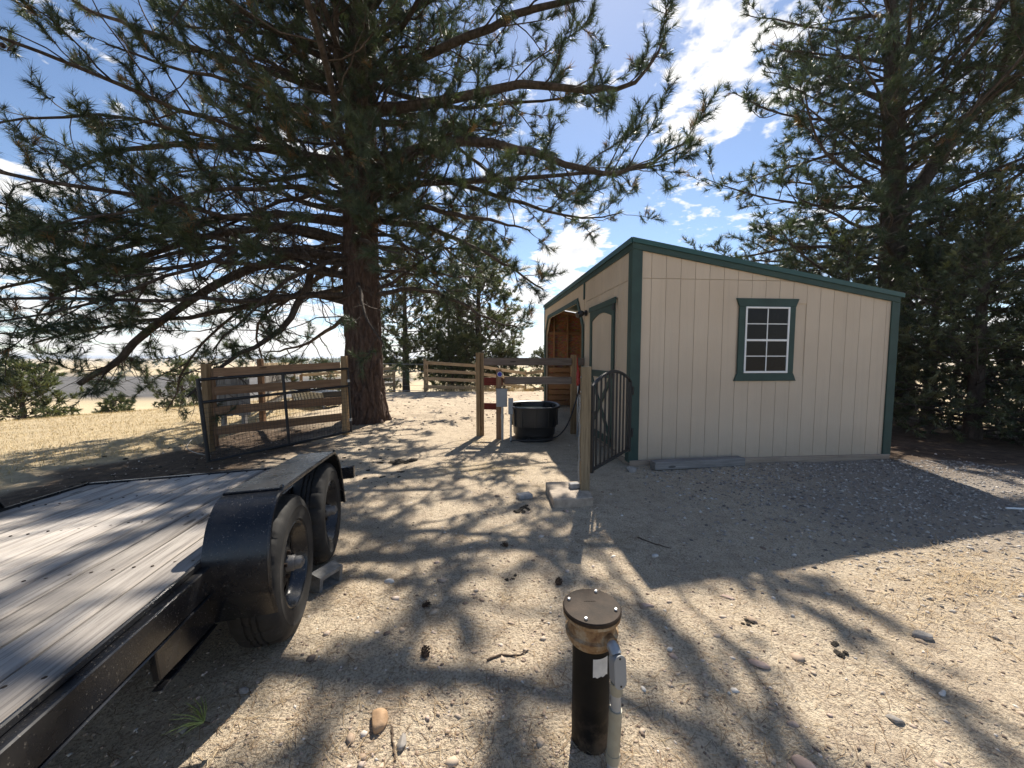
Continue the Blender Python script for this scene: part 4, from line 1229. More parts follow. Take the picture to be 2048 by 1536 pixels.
def stock_tank():
    cx, cy = 0.40, 7.0
    z0 = g1(0.4, 6.8) - 0.015
    t = thing('stock_tank', 'black oval plastic stock tank full of water under the fence', 'water tank', (cx, cy, z0))
    def ring(sx, sy, z, n=64):
        pts = []
        for k in range(n):
            a = 2 * math.pi * k / n
            e = 0.72
            pts.append((sx * math.copysign(abs(math.cos(a)) ** e, math.cos(a)), sy * math.copysign(abs(math.sin(a)) ** e, math.sin(a)), z))
        return pts
    def shell(rings):
        mb = MB(); n = 64
        v = [p for r_ in rings for p in r_]
        f = [(i * n + k, i * n + (k + 1) % n, (i + 1) * n + (k + 1) % n, (i + 1) * n + k) for i in range(len(rings) - 1) for k in range(n)]
        return mb.add(v, f)
    prof = [(0.335, 0.44, 0.0), (0.345, 0.45, 0.01), (0.352, 0.456, 0.12), (0.356, 0.460, 0.125), (0.374, 0.478, 0.130), (0.382, 0.486, 0.275), (0.386, 0.490, 0.280), (0.404, 0.506, 0.285), (0.414, 0.516, 0.43), (0.422, 0.524, 0.595), (0.462, 0.562, 0.60), (0.467, 0.567, 0.618), (0.462, 0.562, 0.632), (0.432, 0.534, 0.634), (0.412, 0.514, 0.620), (0.392, 0.494, 0.35), (0.33, 0.43, 0.05)]
    body = shell([ring(*p) for p in prof])
    body.f.append(tuple(range(16 * 64, 17 * 64))); body.f.append(tuple(range(64))[::-1])
    body.build('shell', 'black_plastic', t, smooth=True)
    for k in range(14):
        a = 2 * math.pi * (k + 0.5) / 14
        e = 0.72
        x = 0.404 * math.copysign(abs(math.cos(a)) ** e, math.cos(a)); y = 0.506 * math.copysign(abs(math.sin(a)) ** e, math.sin(a))
        M = Matrix.Translation((x, y, 0)) @ Matrix.Rotation(math.atan2(y / 0.5, x / 0.4), 4, 'Z')
        MB().box((-0.02, -0.012, 0.28), (0.022, 0.012, 0.595)).build('rib', 'black_plastic', t, M, bevel=0.004)
    w = MB(); w.add(ring(0.404, 0.506, 0.54), [tuple(range(64))]); w.build('water', 'water', t)
    MB().tube([(-0.12, -0.455, 0.08), (-0.12, -0.50, 0.08)], 0.028, 10).build('drain_plug', 'black_plastic', t)
stock_tank()
def hydrant():
    z0 = g1(1.22, 7.12)
    h = thing('yard_hydrant', 'red yard hydrant on a grey standpipe beside the shed', 'hydrant', (1.222, 7.12, z0))
    MB().tube([(0, 0, -0.15), (0, 0, 0.97)], 0.019, 12).build('standpipe', 'galvanised', h, smooth=True)
    MB().lathe([(0.024, 0.95), (0.036, 0.97), (0.036, 1.03), (0.03, 1.06), (0.036, 1.10), (0.034, 1.20), (0.018, 1.23), (0.012, 1.30), (0, 1.30)], 14).build('head', 'hydrant_red', h, smooth=True)
    MB().tube([(0, -0.02, 1.08), (0, -0.09, 1.07), (0, -0.115, 1.02), (0, -0.115, 0.99)], 0.02, 10).build('spout', 'hydrant_red', h, smooth=True)
    MB().tube([(0, 0, 1.22), (-0.01, 0.04, 1.26), (-0.02, -0.01, 1.40), (-0.03, -0.03, 1.47)], 0.012, 8).build('lever', 'hydrant_red', h, smooth=True)
    MB().tube([(0.02, 0.0, 1.2), (0.03, 0.02, 1.12)], 0.008, 6).build('rod', 'black_iron', h)
    pts = [(1.222, 7.005, z0 + 0.99), (1.215, 6.97, z0 + 0.90), (1.13, 6.86, z0 + 0.66), (0.98, 6.65, z0 + 0.34), (0.80, 6.47, z0 + 0.16), (0.55, 6.36, z0 + 0.10), (0.28, 6.40, z0 + 0.08), (0.05, 6.46, z0 + 0.07), (-0.02, 6.55, z0 + 0.03)]
    P = smooth_path(pts, 40)
    o = MB().tube([tuple(p) for p in P], 0.012, 8).build('garden_hose', 'hose', smooth=True)
    tag(o, 'black hose looping from the red hydrant round the front of the stock tank', 'hose')
hydrant()

# ------------------------------------------------------------------ back fences
def back_fence():
    f = thing('rail_fence', 'four-rail wooden fence running away behind the paddock to a far corner', 'fence', (-3.7, 16.4, g1(-3.7, 16.4)))
    A = [(-3.70, 16.4), (-1.66, 17.8), (0.68, 19.4)]
    zg = [g1(*p) for p in A]
    top = [1.39, 1.22, 0.80]
    for (x, y), z in zip(A, top):
        beam('post', (x, y, z - 1.9), (x, y, z + 0.06), 0.10, 0.10, 'pale_wood', f, up=(0, 1, 0))
    beam('post', (-3.60, 16.42, 0.1), (-3.60, 16.42, 1.30), 0.05, 0.09, 'pale_wood', f, up=(0, 1, 0))
    for k in range(4):
        for i in range(2):
            beam('rail', (A[i][0], A[i][1] - 0.07, top[i] - 0.10 - 0.34 * k), (A[i + 1][0], A[i + 1][1] - 0.07, top[i + 1] - 0.10 - 0.34 * k), 0.038, 0.14, 'pale_wood', f)
    g_ = thing('rail_fence', 'short stretch of rail fence climbing from the far corner towards the shed', 'fence', (0.75, 19.4, zg[2]))
    B = [(0.72, 19.3), (1.9, 17.6), (3.0, 15.9)]
    tb = [0.78, 1.05, 1.3]
    for (x, y), z in list(zip(B, tb))[1:]:
        beam('post', (x, y, z - 1.9), (x, y, z + 0.06), 0.10, 0.10, 'pale_wood', g_, up=(0, 1, 0))
    for k in range(3):
        for i in range(2):
            beam('rail', (B[i][0], B[i][1], tb[i] - 0.08 - 0.42 * k), (B[i + 1][0], B[i + 1][1], tb[i + 1] - 0.08 - 0.42 * k), 0.038, 0.14, 'pale_wood', g_)
    w = thing('wire_fence', 'thin wire fence with dark posts between the big pine and the rail fence', 'fence', (-6.2, 16.4, g1(-6.2, 16.4)))
    for k, z in enumerate((1.23, 0.93, 0.62, 0.32, 0.10)):
        MB().tube([(-7.0, 16.55, z + 0.02), (-5.3, 16.5, z), (-3.72, 16.45, z - 0.02)], 0.011 if k in (0, 1, 4) else 0.005, 5).build('wire', 'galvanised', w, world=True)
    for x in (-7.0, -5.75):
        beam('post', (x, 16.52, -0.3), (x, 16.52, 1.3), 0.06, 0.06, 'black_iron', w, up=(0, 1, 0))
back_fence()

# ------------------------------------------------------------------ left plank fence, mesh gate, windbreak, feed bunk
def left_fence():
    A = Vector((-4.92, 6.2, 0)); B = Vector((-3.14, 7.22, 0))
    f = thing('plank_fence', 'four-board wooden fence panel between two square posts in front of the big pine', 'fence', (A.x, A.y, g1(A.x, A.y)))
    beam('post', (A.x, A.y, -0.3), (A.x + 0.01, A.y, 1.40), 0.10, 0.11, 'post_wood', f, up=(0, 1, 0))
    beam('post', (B.x, B.y, -0.2), (B.x + 0.01, B.y, 1.53), 0.10, 0.105, 'post_wood', f, up=(0, 1, 0))
    beam('brace_board', (A.x + 0.075, A.y + 0.05, 0.05), (A.x + 0.075, A.y + 0.05, 1.32), 0.04, 0.06, 'fence_wood', f, up=(0, 1, 0))
    for za, zb in ((1.255, 1.345), (0.955, 1.035), (0.63, 0.70), (0.30, 0.39)):
        beam('board', (A.x + 0.055, A.y + 0.03, za), (B.x - 0.055, B.y - 0.03, zb), 0.038, 0.14, 'fence_wood', f)
    gt = thing('mesh_gate', 'black pipe gate with wire mesh standing open in front of the plank fence', 'gate', (-3.03, 7.2, g1(-3.03, 7.2)))
    bl = Vector((-4.392, 5.5, -0.03)); tl = Vector((-4.487, 5.5, 1.20)); br = Vector((-3.03, 7.2, 0.09)); tr = Vector((-3.06, 7.2, 1.31))
    P = lambda u, v: bl.lerp(br, u).lerp(tl.lerp(tr, u), v)
    def pipe(nm, a, b_, r=0.023):
        MB().tube([P(*a), P(*b_)], r, 10).build(nm, 'black_iron', gt, world=True, smooth=True)
    pipe('stile', (0, 0), (0, 1), 0.028); pipe('stile', (1, 0), (1, 1), 0.018); pipe('upright', (0.50, 0), (0.50, 1))
    pipe('rail', (0, 0.985), (1, 0.985)); pipe('rail', (0, 0.72), (1, 0.72)); pipe('rail', (0, 0.02), (1, 0.02))
    mb = MB()
    for k in range(1, 44):
        mb.tube([P(k / 44, 0.02), P(k / 44, 0.70)], 0.0020, 4, False)
    for k in range(1, 13):
        mb.tube([P(0, 0.70 * k / 13), P(1, 0.70 * k / 13)], 0.0020, 4, False)
    tag(mb.build('wire_mesh', 'black_iron', gt, world=True), kind='stuff')
    for v in (0.2, 0.8):
        MB().tube([P(1.0, v - 0.02), P(1.0, v + 0.02)], 0.03, 8).build('hinge', 'galvanised', gt, world=True)
    h = smooth_path([(-4.55, 5.75, g1(-4.55, 5.75) + 0.02), (-5.0, 6.0, g1(-5, 6) + 0.03), (-5.55, 6.5, g1(-5.55, 6.5) + 0.05), (-5.95, 7.2, g1(-5.95, 7.2) + 0.06), (-6.1, 7.9, g1(-6.1, 7.9) + 0.03), (-6.0, 8.4, g1(-6, 8.4) + 0.01)], 30)
    tag(MB().tube([tuple(p) for p in h], 0.006, 6).build('loose_hose', 'pale_hose', smooth=True), 'pale thin hose lying in the grass left of the mesh gate', 'hose')
    # grey board windbreak and the fence that runs back from it
    wb = thing('windbreak', 'weathered grey board windbreak seen through the plank fence', 'windbreak', (-6.15, 8.0, g1(-6.1, 8)))
    k = 0
    for x in np.arange(-6.14, -5.5, 0.125):
        beam('board', (x, 8.0, 0.28 + 0.02 * (k % 2)), (x, 8.0, 1.07 - 0.01 * (k % 3)), 0.12, 0.025, 'grey_wood', wb, up=(0, 1, 0)); k += 1
    beam('crosspiece', (-6.2, 7.975, 0.90), (-5.52, 7.975, 0.90), 0.03, 0.09, 'grey_wood', wb)
    beam('crosspiece', (-6.2, 7.975, 0.42), (-5.52, 7.975, 0.42), 0.03, 0.09, 'grey_wood', wb)
    for x in (-6.05, -5.62):
        beam('leg', (x, 8.04, -0.25), (x, 8.04, 0.95), 0.08, 0.08, 'grey_wood', wb, up=(0, 1, 0))
    pf = thing('board_fence', 'grey and tan board fence running back from the windbreak past the feed trough', 'fence', (-5.6, 8.6, g1(-5.6, 8.6)))
    A = [(-5.60, 8.6), (-7.6, 13.4), (-9.3, 17.0)]
    for i, (x, y) in enumerate(A):
        beam('post', (x, y, -0.3), (x, y, 1.47 - 0.1 * i), 0.10, 0.10, 'fence_wood', pf, up=(0, 1, 0))
    for z in (1.30, 0.98, 0.55):
        for i in range(2):
            beam('rail', (A[i][0], A[i][1], z - 0.05 * i), (A[i + 1][0], A[i + 1][1], z - 0.05 - 0.1 * i), 0.04, 0.15, 'pale_wood' if z != 0.98 else 'grey_wood', pf)
    for k in range(16):
        q = 0.02 + k * 0.037
        x = A[0][0] + (A[1][0] - A[0][0]) * q; y = A[0][1] + (A[1][1] - A[0][1]) * q
        beam('plank', (x - 0.04, y, 0.30), (x - 0.03, y, 1.12), 0.13, 0.022, 'grey_wood', pf, up=(0.9, 0.4, 0))
    rf = thing('rail_fence', 'pale rail fence curving off beyond the feed trough', 'fence', (-9.3, 16.8, 0))
    C = [(-9.3, 17.0), (-7.5, 17.4), (-5.2, 17.0)]
    for x, y in C[1:]:
        beam('post', (x, y, g1(x, y) - 0.2), (x, y, g1(x, y) + 1.2), 0.09, 0.09, 'pale_wood', rf, up=(0, 1, 0))
    for z in (1.05, 0.70, 0.35):
        for i in range(2):
            beam('rail', (*C[i], g1(*C[i]) + z), (*C[i + 1], g1(*C[i + 1]) + z), 0.038, 0.12, 'pale_wood', rf)
    fb = thing('feed_trough', 'long grey metal feed trough with a black end behind the plank fence', 'trough', (-6.1, 12.0, g1(-6.1, 12)), R(-35) + R(180))
    z = 0.12
    L2, W2 = 0.95, 0.32
    prof = [(-W2, 0.50), (-W2 * 0.7, 0.12), (W2 * 0.7, 0.12), (W2, 0.50), (W2 - 0.03, 0.50), (W2 * 0.66, 0.16), (-W2 * 0.66, 0.16), (-W2 + 0.03, 0.50)]
    MB().prism(prof, -L2, L2, 0).build('bin', 'galvanised', fb)
    for s in (-1, 1):
        MB().prism([(-W2 - 0.01, 0.52), (-W2 * 0.7, 0.10), (W2 * 0.7, 0.10), (W2 + 0.01, 0.52)], s * L2 - 0.01, s * L2 + 0.03, 0).build('end_plate', 'black_iron', fb)
        for t in (-1, 1):
            beam('leg', (s * (L2 - 0.1), t * 0.24, -0.1), (s * (L2 - 0.1), t * 0.24, 0.30), 0.05, 0.05, 'galvanised', fb, False, up=(0, 1, 0))
    for k in range(9):
        x = -L2 + 0.1 + k * 0.21
        for t in (-1, 1):
            beam('slat', (x, t * (W2 * 0.72 + 0.01), 0.13), (x + 0.05, t * (W2 + 0.015), 0.48), 0.03, 0.02, 'galvanised', fb, False)
left_fence()

# ------------------------------------------------------------------ trailer
def trailer():
    a = Vector((-0.24006, 0.96838, -0.06795)); n = Vector((0.96987, 0.24225, 0.02594)); u = Vector((-0.04158, 0.05967, 0.99735))
    O = Vector((-1.255, 1.5, 0.679))
    M = Matrix(((n.x, a.x, u.x, O.x), (n.y, a.y, u.y, O.y), (n.z, a.z, u.z, O.z), (0, 0, 0, 1)))
    t = thing('flatbed_trailer', 'black tandem-axle flatbed trailer with a weathered grey plank deck', 'trailer', mat=M)
    W, S0, S1 = 1.658, -3.4, 1.93
    pw = W / 12
    rs = random.Random(4)
    for k in range(12):
        x = -W + pw * (k + 0.5)
        z = rs.uniform(-0.0035, 0.0025)
        beam('plank', (x, S0, -0.019 + z), (x + rs.uniform(-.001, .001), S1 - 0.005 + rs.uniform(-0.008, 0.0), -0.019 + z), pw - 0.014, 0.038, 'deck_wood', t, False, bev=0.006)
    sm = MB()
    for k in range(12):
        for yy in np.arange(S0 + 0.13, S1, 0.66):
            for e in (-0.035, 0.035):
                c = MB().lathe([(0.006, 0.0), (0.006, 0.0035), (0.0, 0.0042)], 6)
                ox, oy = -W + pw * (k + 0.5) + e, yy + rs.uniform(-0.01, 0.01)
                sm.add([(v[0] + ox, v[1] + oy, v[2] - 0.001) for v in c.v], c.f)
    tag(sm.build('deck_screws', 'brown_iron', t), kind='stuff')
    def bx(nm, lo, hi, m='black_paint', par=t, bev=0.004):
        return MB().box(lo, hi).build(nm, m, par, bevel=bev)
    for x0, x1 in ((0.004, 0.05), (-W - 0.05, -W - 0.004)):
        rail = bx('side_rail', (x0, S0, -0.115), (x1, S1 + 0.02, -0.012))
        bx('top_lip', (x0 if x0 > 0 else x1 - 0.014, S0, -0.0115), (x0 + 0.014 if x0 > 0 else x1, S1 + 0.02, 0.012), par=rail)
        bx('bottom_flange', (x0, S0, -0.124), (x1 + 0.006, S1 + 0.02, -0.1155), par=rail)
    bx('end_rail', (-W - 0.003, S1 - 0.002, -0.115), (0.003, S1 + 0.035, 0.010))
    for x in (-0.18, -W + 0.18):
        bx('main_beam', (x - 0.04, S0, -0.22), (x + 0.04, S1 - 0.05, -0.045))
    for k in range(8):
        bx('crossmember', (-W + 0.01, S0 + 0.1 + k * 0.66, -0.10), (-0.01, S0 + 0.16 + k * 0.66, -0.043), bev=0.0)
    # running gear brace and step plate ahead of the fender
    MB().prism([(-0.34, -0.125), (0.03, -0.125), (0.03, -0.275), (-0.32, -0.25)], 0.006, 0.030, 0).build('fender_gusset', 'black_paint', t, bevel=0.004)
    bx('gusset_edge', (0.004, -0.325, -0.280), (0.040, 0.03, -0.272))
    prof = [(0.03, -0.27), (0.0, -0.20), (-0.03, -0.13), (-0.035, -0.02), (-0.01, 0.08), (0.03, 0.15), (0.10, 0.205), (0.18, 0.222), (0.26, 0.226), (1.24, 0.205), (1.33, 0.195), (1.42, 0.155), (1.50, 0.08), (1.56, -0.02), (1.61, -0.14), (1.65, -0.27)]
    P = smooth_path([(p[0], p[1], 0) for p in prof], 46)[:, :2]
    for sgn in (1, -1):
        x0, x1 = (0.018, 0.25) if sgn > 0 else (-W - 0.25, -W - 0.018)
        sh_ = 0.0 if sgn > 0 else -0.22
        mb = MB(); v = []; f = []
        T = np.gradient(P, axis=0); T /= np.linalg.norm(T, axis=1, keepdims=True); Nn = np.stack([-T[:, 1], T[:, 0]], -1)
        for (x, th) in ((x0, 0.0), (x1 - sgn * 0.0, 0.0), (x1, -0.005), (x0, -0.005)):
            for p, q in zip(P, Nn):
                v.append((x, p[0] + q[0] * th + sh_, p[1] + q[1] * th))
        m = len(P)
        for r_ in range(4):
            s2 = (r_ + 1) % 4
            for k in range(m - 1):
                f.append((r_ * m + k, r_ * m + k + 1, s2 * m + k + 1, s2 * m + k))
        mb.add(v, f)
        fe = mb.build('fender', 'black_paint', t, smooth=True)
        xo = x1 if sgn > 0 else x0
        MB().tube([(xo + 0.002 * sgn, p[0] - q[0] * 0.009 + sh_, p[1] - q[1] * 0.009) for p, q in zip(P, Nn)], 0.010, 8).build('fender_lip', 'black_paint', fe, smooth=True)
        MB().box((x0 + 0.004, 0.0 + sh_, -0.14), (x0 + 0.010, 1.55 + sh_, 0.02)).build('fender_skirt', 'black_paint', fe)
    # wheels
    def wheel(s, sgn):
        xc = 0.125 if sgn > 0 else -W - 0.125
        Mw = Matrix.Translation((xc, s if sgn > 0 else s - 0.22, -0.232)) @ (Matrix.Identity(4) if sgn > 0 else Matrix.Rotation(math.pi, 4, 'Z'))
        Mw = Mw @ Matrix.Rotation(R(17 * s * 10), 4, 'X')
        prof = [(0.205, -0.085), (0.235, -0.100), (0.285, -0.106), (0.325, -0.098), (0.347, -0.078), (0.354, -0.05), (0.354, -0.032), (0.346, -0.030), (0.346, -0.022), (0.355, -0.020), (0.355, -0.004), (0.347, -0.002), (0.347, 0.004), (0.355, 0.006), (0.355, 0.022), (0.346, 0.024), (0.346, 0.031), (0.354, 0.033), (0.353, 0.055), (0.346, 0.080), (0.328, 0.097), (0.300, 0.105), (0.288, 0.1085), (0.284, 0.1055), (0.262, 0.106), (0.235, 0.100), (0.222, 0.101), (0.205, 0.088)]
        nn = 120
        mb = MB().lathe(prof, nn, 0)
        mb.f = [q for q in mb.f if len(q) == 4]
        for i, (r_, h) in enumerate(prof):     # cut lateral sipes into the tread and shoulders
            if r_ > 0.335:
                for k in range(nn):
                    sh = k + (3 if h > 0 else 0)
                    if sh % 6 == 0:
                        v = mb.v[i * nn + k]; q = (r_ - 0.010) / r_
                        mb.v[i * nn + k] = (v[0], v[1] * q, v[2] * q)
        wroot = mb.build('wheel', 'rubber', t, Mw, smooth=True)
        wroot['label'] = 'dusty trailer wheel'
        rim = MB()
        rp = [(0.207, 0.090), (0.214, 0.094), (0.209, 0.098), (0.200, 0.090), (0.190, 0.060), (0.178, 0.050), (0.172, 0.028)]
        rim.lathe(rp, 64, 0); rim.f = [q for q in rim.f if len(q) == 4]
        rim.build('rim', 'black_paint', wroot, smooth=True)
        # spoked disc: polar sheet with windows left open
        dm = MB(); nt_ = 80
        rad = [0.035, 0.075, 0.095, 0.112, 0.145, 0.160, 0.174]
        hx = [0.055, 0.055, 0.046, 0.040, 0.032, 0.028, 0.028]
        v = []; f = []
        for r_, h in zip(rad, hx):
            for k in range(nt_):
                th = 2 * math.pi * k / nt_
                v.append((h, r_ * math.cos(th), r_ * math.sin(th)))
        for i in range(len(rad) - 1):
            for k in range(nt_):
                if i in (3,) and (k % 8) in (2, 3, 4, 5): continue
                if i in (2, 4) and (k % 8) in (3, 4): continue
                f.append((i * nt_ + k, i * nt_ + (k + 1) % nt_, (i + 1) * nt_ + (k + 1) % nt_, (i + 1) * nt_ + k))
        dm.add(v, f).build('wheel_disc', 'grimy_black', wroot, smooth=True)
        bk = MB().lathe([(0.0, -0.02), (0.15, -0.02), (0.15, -0.015), (0.0, -0.015)], 32, 0).build('brake_drum', 'brown_iron', wroot)
        MB().lathe([(0.040, 0.050), (0.040, 0.085), (0.036, 0.092), (0.033, 0.092), (0.032, 0.118), (0.026, 0.126), (0.014, 0.127), (0.013, 0.133), (0.0, 0.133)], 24, 0).build('hub', 'dull_steel', wroot, smooth=True)
        for k in range(5):
            th = 2 * math.pi * k / 5 + 0.3
            MB().lathe([(0.010, 0.045), (0.010, 0.068), (0.006, 0.072), (0.0, 0.072)], 6, 0).build('lug_nut', 'brown_iron', wroot, Matrix.Translation((0, 0.060 * math.cos(th), 0.060 * math.sin(th))))
    for s in (0.439, 1.309):
        wheel(s, 1); wheel(s, -1)
        MB().tube([(-W - 0.1, s, -0.232), (0.1, s, -0.232)], 0.03, 10).build('axle', 'black_iron', t)
    bx('tail_bracket', (0.06, 1.86, -0.13), (0.30, 1.93, -0.03))
    bx('tail_lamp', (0.20, 1.931, -0.12), (0.29, 1.955, -0.045), 'hydrant_red')
    bx('bumper', (-W, S1 + 0.036, -0.13), (0.06, S1 + 0.10, -0.05))
trailer()
def chock():
    z = g1(-1.2, 2.33)
    M = Matrix.Translation((-1.185, 2.36, z - 0.012)) @ Matrix.Rotation(R(-24), 4, 'Z') @ Matrix.Rotation(R(8), 4, 'Y')
    c = thing('concrete_block', 'small hollow concrete block chocked behind the front trailer wheel', 'block', mat=M)
    mb = MB()
    mb.box((-0.045, -0.085, 0), (0.045, 0.085, 0.020)); mb.box((-0.045, -0.085, 0.100), (0.045, 0.085, 0.122))
    for y in (-0.085, 0.063):
        mb.box((-0.045, y, 0.0202), (0.045, y + 0.022, 0.0998))
    mb.build('shell', 'dark_paver', c)
chock()

# ------------------------------------------------------------------ well casing
def well():
    cx, cy = 0.302, 1.40
    z0 = g1(cx, cy)
    w = thing('well_casing', 'black steel well pipe with a rusty capped top and a grey conduit', 'well', (cx, cy, z0))
    MB().lathe([(0.0705, -0.2), (0.0705, 0.44), (0.0, 0.44)], 48).build('pipe', 'casing_black', w, smooth=True)
    cap = MB().lathe([(0.071, 0.405), (0.083, 0.405), (0.090, 0.415), (0.090, 0.425), (0.097, 0.430), (0.099, 0.445), (0.090, 0.452), (0.088, 0.490), (0.100, 0.500), (0.107, 0.505), (0.107, 0.516), (0.0, 0.516)], 48).build('well_cap', 'rusty_cap', w, smooth=True)
    MB().lathe([(0.0, 0.5165), (0.104, 0.5165), (0.1085, 0.519), (0.1085, 0.529), (0.105, 0.533), (0.0, 0.534)], 48).build('cap_lid', 'brown_iron', cap, smooth=True)
    for th in (28, 118, 205, 300):
        x, y = 0.088 * math.cos(R(th + 40)), 0.088 * math.sin(R(th + 40))
        MB().lathe([(0.0065, 0.534), (0.0065, 0.538), (0.004, 0.541), (0, 0.541)], 8).build('bolt', 'bolt_steel', cap, Matrix.Translation((x, y, 0)), smooth=True)
    # raised cast marks on the lid
    for k in range(7):
        MB().box((-0.024 + k * 0.0065, 0.022, 0.534), (-0.0205 + k * 0.0065, 0.027, 0.5355)).build('cast_mark', 'brown_iron', cap)
    # paper label wrapped on the pipe
    mb = MB(); v = []; f = []
    for i in range(9):
        th = R(-96 + i * 6.2)
        for z in (0.305, 0.375):
            v.append((0.0718 * math.cos(th), 0.0718 * math.sin(th), z + (0.003 * math.sin(i * 2.1) if z < 0.31 else 0)))
    for i in range(8): f.append((2 * i, 2 * i + 2, 2 * i + 3, 2 * i + 1))
    mb.add(v, f).build('paper_label', 'paper', w)
    # conduit body and pipe, on the viewer's right
    dx, dy = 0.052, -0.088
    def loc(p): return (p[0], p[1], p[2])
    MB().tube([(0.045, -0.072, 0.455), (0.052, -0.100, 0.455)], 0.024, 14).build('fitting_collar', 'rusty_cap', w, smooth=True)
    body = MB().tube([(0.048, -0.085, 0.452), (0.055, -0.115, 0.452), (0.059, -0.128, 0.440)], 0.021, 14).build('elbow', 'galvanised', w, smooth=True)
    el = MB()
    ov = [(0.022 * math.cos(t), 0.032 * (1 if math.sin(t) >= 0 else -1) + 0.022 * math.sin(t)) for t in [2 * math.pi * k / 24 for k in range(24)]]
    M = Matrix.Translation((0.061, -0.135, 0.395)) @ Matrix.Rotation(R(18), 4, 'Z') @ Matrix.Rotation(R(-6), 4, 'X')
    MB().prism(ov, -0.018, 0.018, 1).build('conduit_body', 'grey_box', w, M, bevel=0.003)
    lid = MB().prism([(x * 1.06, z * 1.04) for x, z in ov], -0.022, -0.0185, 1).build('conduit_lid', 'grey_box', w, M)
    for z in (-0.046, 0.046):
        MB().lathe([(0.0035, 0.0), (0.0035, 0.0015), (0, 0.0015)], 8).build('screw', 'brown_iron', lid, Matrix.Translation((0, -0.022, z)) @ Matrix.Rotation(R(90), 4, 'X'))
    px, py = 0.061, -0.133
    MB().tube([(px, py, 0.305), (px, py, 0.345)], 0.0215, 16).build('coupling', 'pvc_tan', w, smooth=True)
    MB().tube([(px, py, 0.235), (px - 0.001, py, 0.312)], 0.0175, 16).build('conduit', 'pvc', w, smooth=True)
    MB().tube([(px - 0.008, py - 0.002, 0.075), (px - 0.001, py, 0.245)], 0.0225, 16).build('sleeve', 'pvc_tan', w, smooth=True)
    MB().tube([(px - 0.010, py - 0.002, 0.055), (px - 0.008, py - 0.002, 0.085)], 0.0245, 16).build('coupling', 'pvc_tan', w, smooth=True)
    MB().tube([(px - 0.014, py - 0.004, -0.15), (px - 0.009, py - 0.002, 0.065)], 0.0185, 16).build('conduit', 'pvc', w, smooth=True)
well()

# ------------------------------------------------------------------ loose things on the ground
def rock(name, label, x, y, sx, sy, sz, rot, mat, seed, cat='rock', sink=0.38):
    sx, sy, sz = sx * 0.82, sy * 0.82, sz * 0.82
    b = bmesh.new()
    bmesh.ops.create_icosphere(b, subdivisions=3, radius=1.0)
    rs = np.random.RandomState(seed)
    W = [(rs.randn(3) * 1.3, rs.rand() * 6, rs.uniform(0.05, 0.12)) for _ in range(6)]
    pl = [(Vector(rs.randn(3)).normalized(), rs.uniform(0.5, 0.86)) for _ in range(9)]
    for v in b.verts:
        c = v.co.copy()
        s = 1 + sum(a * math.sin(float(np.dot(k, c)) + p) for k, p, a in W)
        c *= s
        for nrm, d in pl:
            e = c.dot(nrm) - d
            if e > 0: c -= nrm * e * 0.93
        v.co = Vector((c.x * sx, c.y * sy, c.z * sz))
    me = bpy.data.meshes.new(name); b.to_mesh(me); b.free()
    me.polygons.foreach_set('use_smooth', [True] * len(me.polygons))
    o = link(name, me, mat, None, Matrix.Translation((x, y, g1(x, y) + sz * (1 - 2 * sink))) @ Matrix.Rotation(R(rot), 4, 'Z'))
    return tag(o, label, cat)
ROCKS = [
    ('stone', 'long pink flat stone on bright sand right of the well pipe', 1.184, 1.747, 0.062, 0.030, 0.022, -20, 'rock_pink', 1),
    ('stone', 'tan heart-shaped split stone left of the well pipe', -0.526, 1.44, 0.050, 0.056, 0.034, 10, 'rock_tan', 2),
    ('stone', 'smooth grey oval stone lying beside the tan split stone', -0.416, 1.36, 0.022, 0.045, 0.018, -10, 'rock_grey', 3),
    ('stone', 'large pale stone cut off by the bottom edge of the photo', 1.05, 1.29, 0.040, 0.060, 0.028, 25, 'rock_pink', 4),
    ('stone', 'grey-brown rounded stone at the lower right near the dry grass', 2.172, 1.946, 0.075, 0.035, 0.03, -8, 'rock_grey', 5),
    ('stone', 'flat tan stone just right of the well cap', 0.803, 2.193, 0.055, 0.025, 0.012, -15, 'rock_pink', 6),
    ('stone', 'thin flat stone on the edge of the shed shadow', 1.323, 2.274, 0.055, 0.018, 0.012, -30, 'rock_pink', 7),
    ('stone', 'pale oval stone between the trailer wheels and the well pipe', -0.793, 2.394, 0.045, 0.022, 0.018, 15, 'rock_white', 8),
    ('stone', 'whitish stone with a flat top above the shed shadow corner', 1.05, 2.75, 0.045, 0.028, 0.020, 40, 'rock_white', 9),
    ('stone', 'small white stone to the right of the conduit', 0.796, 1.848, 0.020, 0.018, 0.016, 0, 'rock_white', 10),
    ('stone', 'dark knobbly rock at the lower right of the sand', 1.557, 1.472, 0.040, 0.025, 0.022, -35, 'rock_grey', 11),
    ('stone', 'white chip of stone in the lower right corner sand', 1.866, 1.576, 0.030, 0.016, 0.014, 30, 'rock_white', 12),
    ('stone', 'pale blocky stone at the near corner of the shed by the iron gate', 1.52, 4.86, 0.11, 0.08, 0.07, 20, 'rock_grey', 13),
    ('stone', 'round pale stone in front of the concrete slab', 0.52, 3.56, 0.028, 0.024, 0.022, 0, 'rock_pink', 14),
    ('stone', 'grey stone half buried beneath the trailer edge', -1.15, 1.55, 0.03, 0.022, 0.018, 0, 'rock_grey', 15),
    ('stone', 'small grey stone near the pine sprig beneath the trailer', -1.26, 1.38, 0.028, 0.022, 0.022, 40, 'rock_grey', 16),
]
for r_ in ROCKS: rock(*r_)
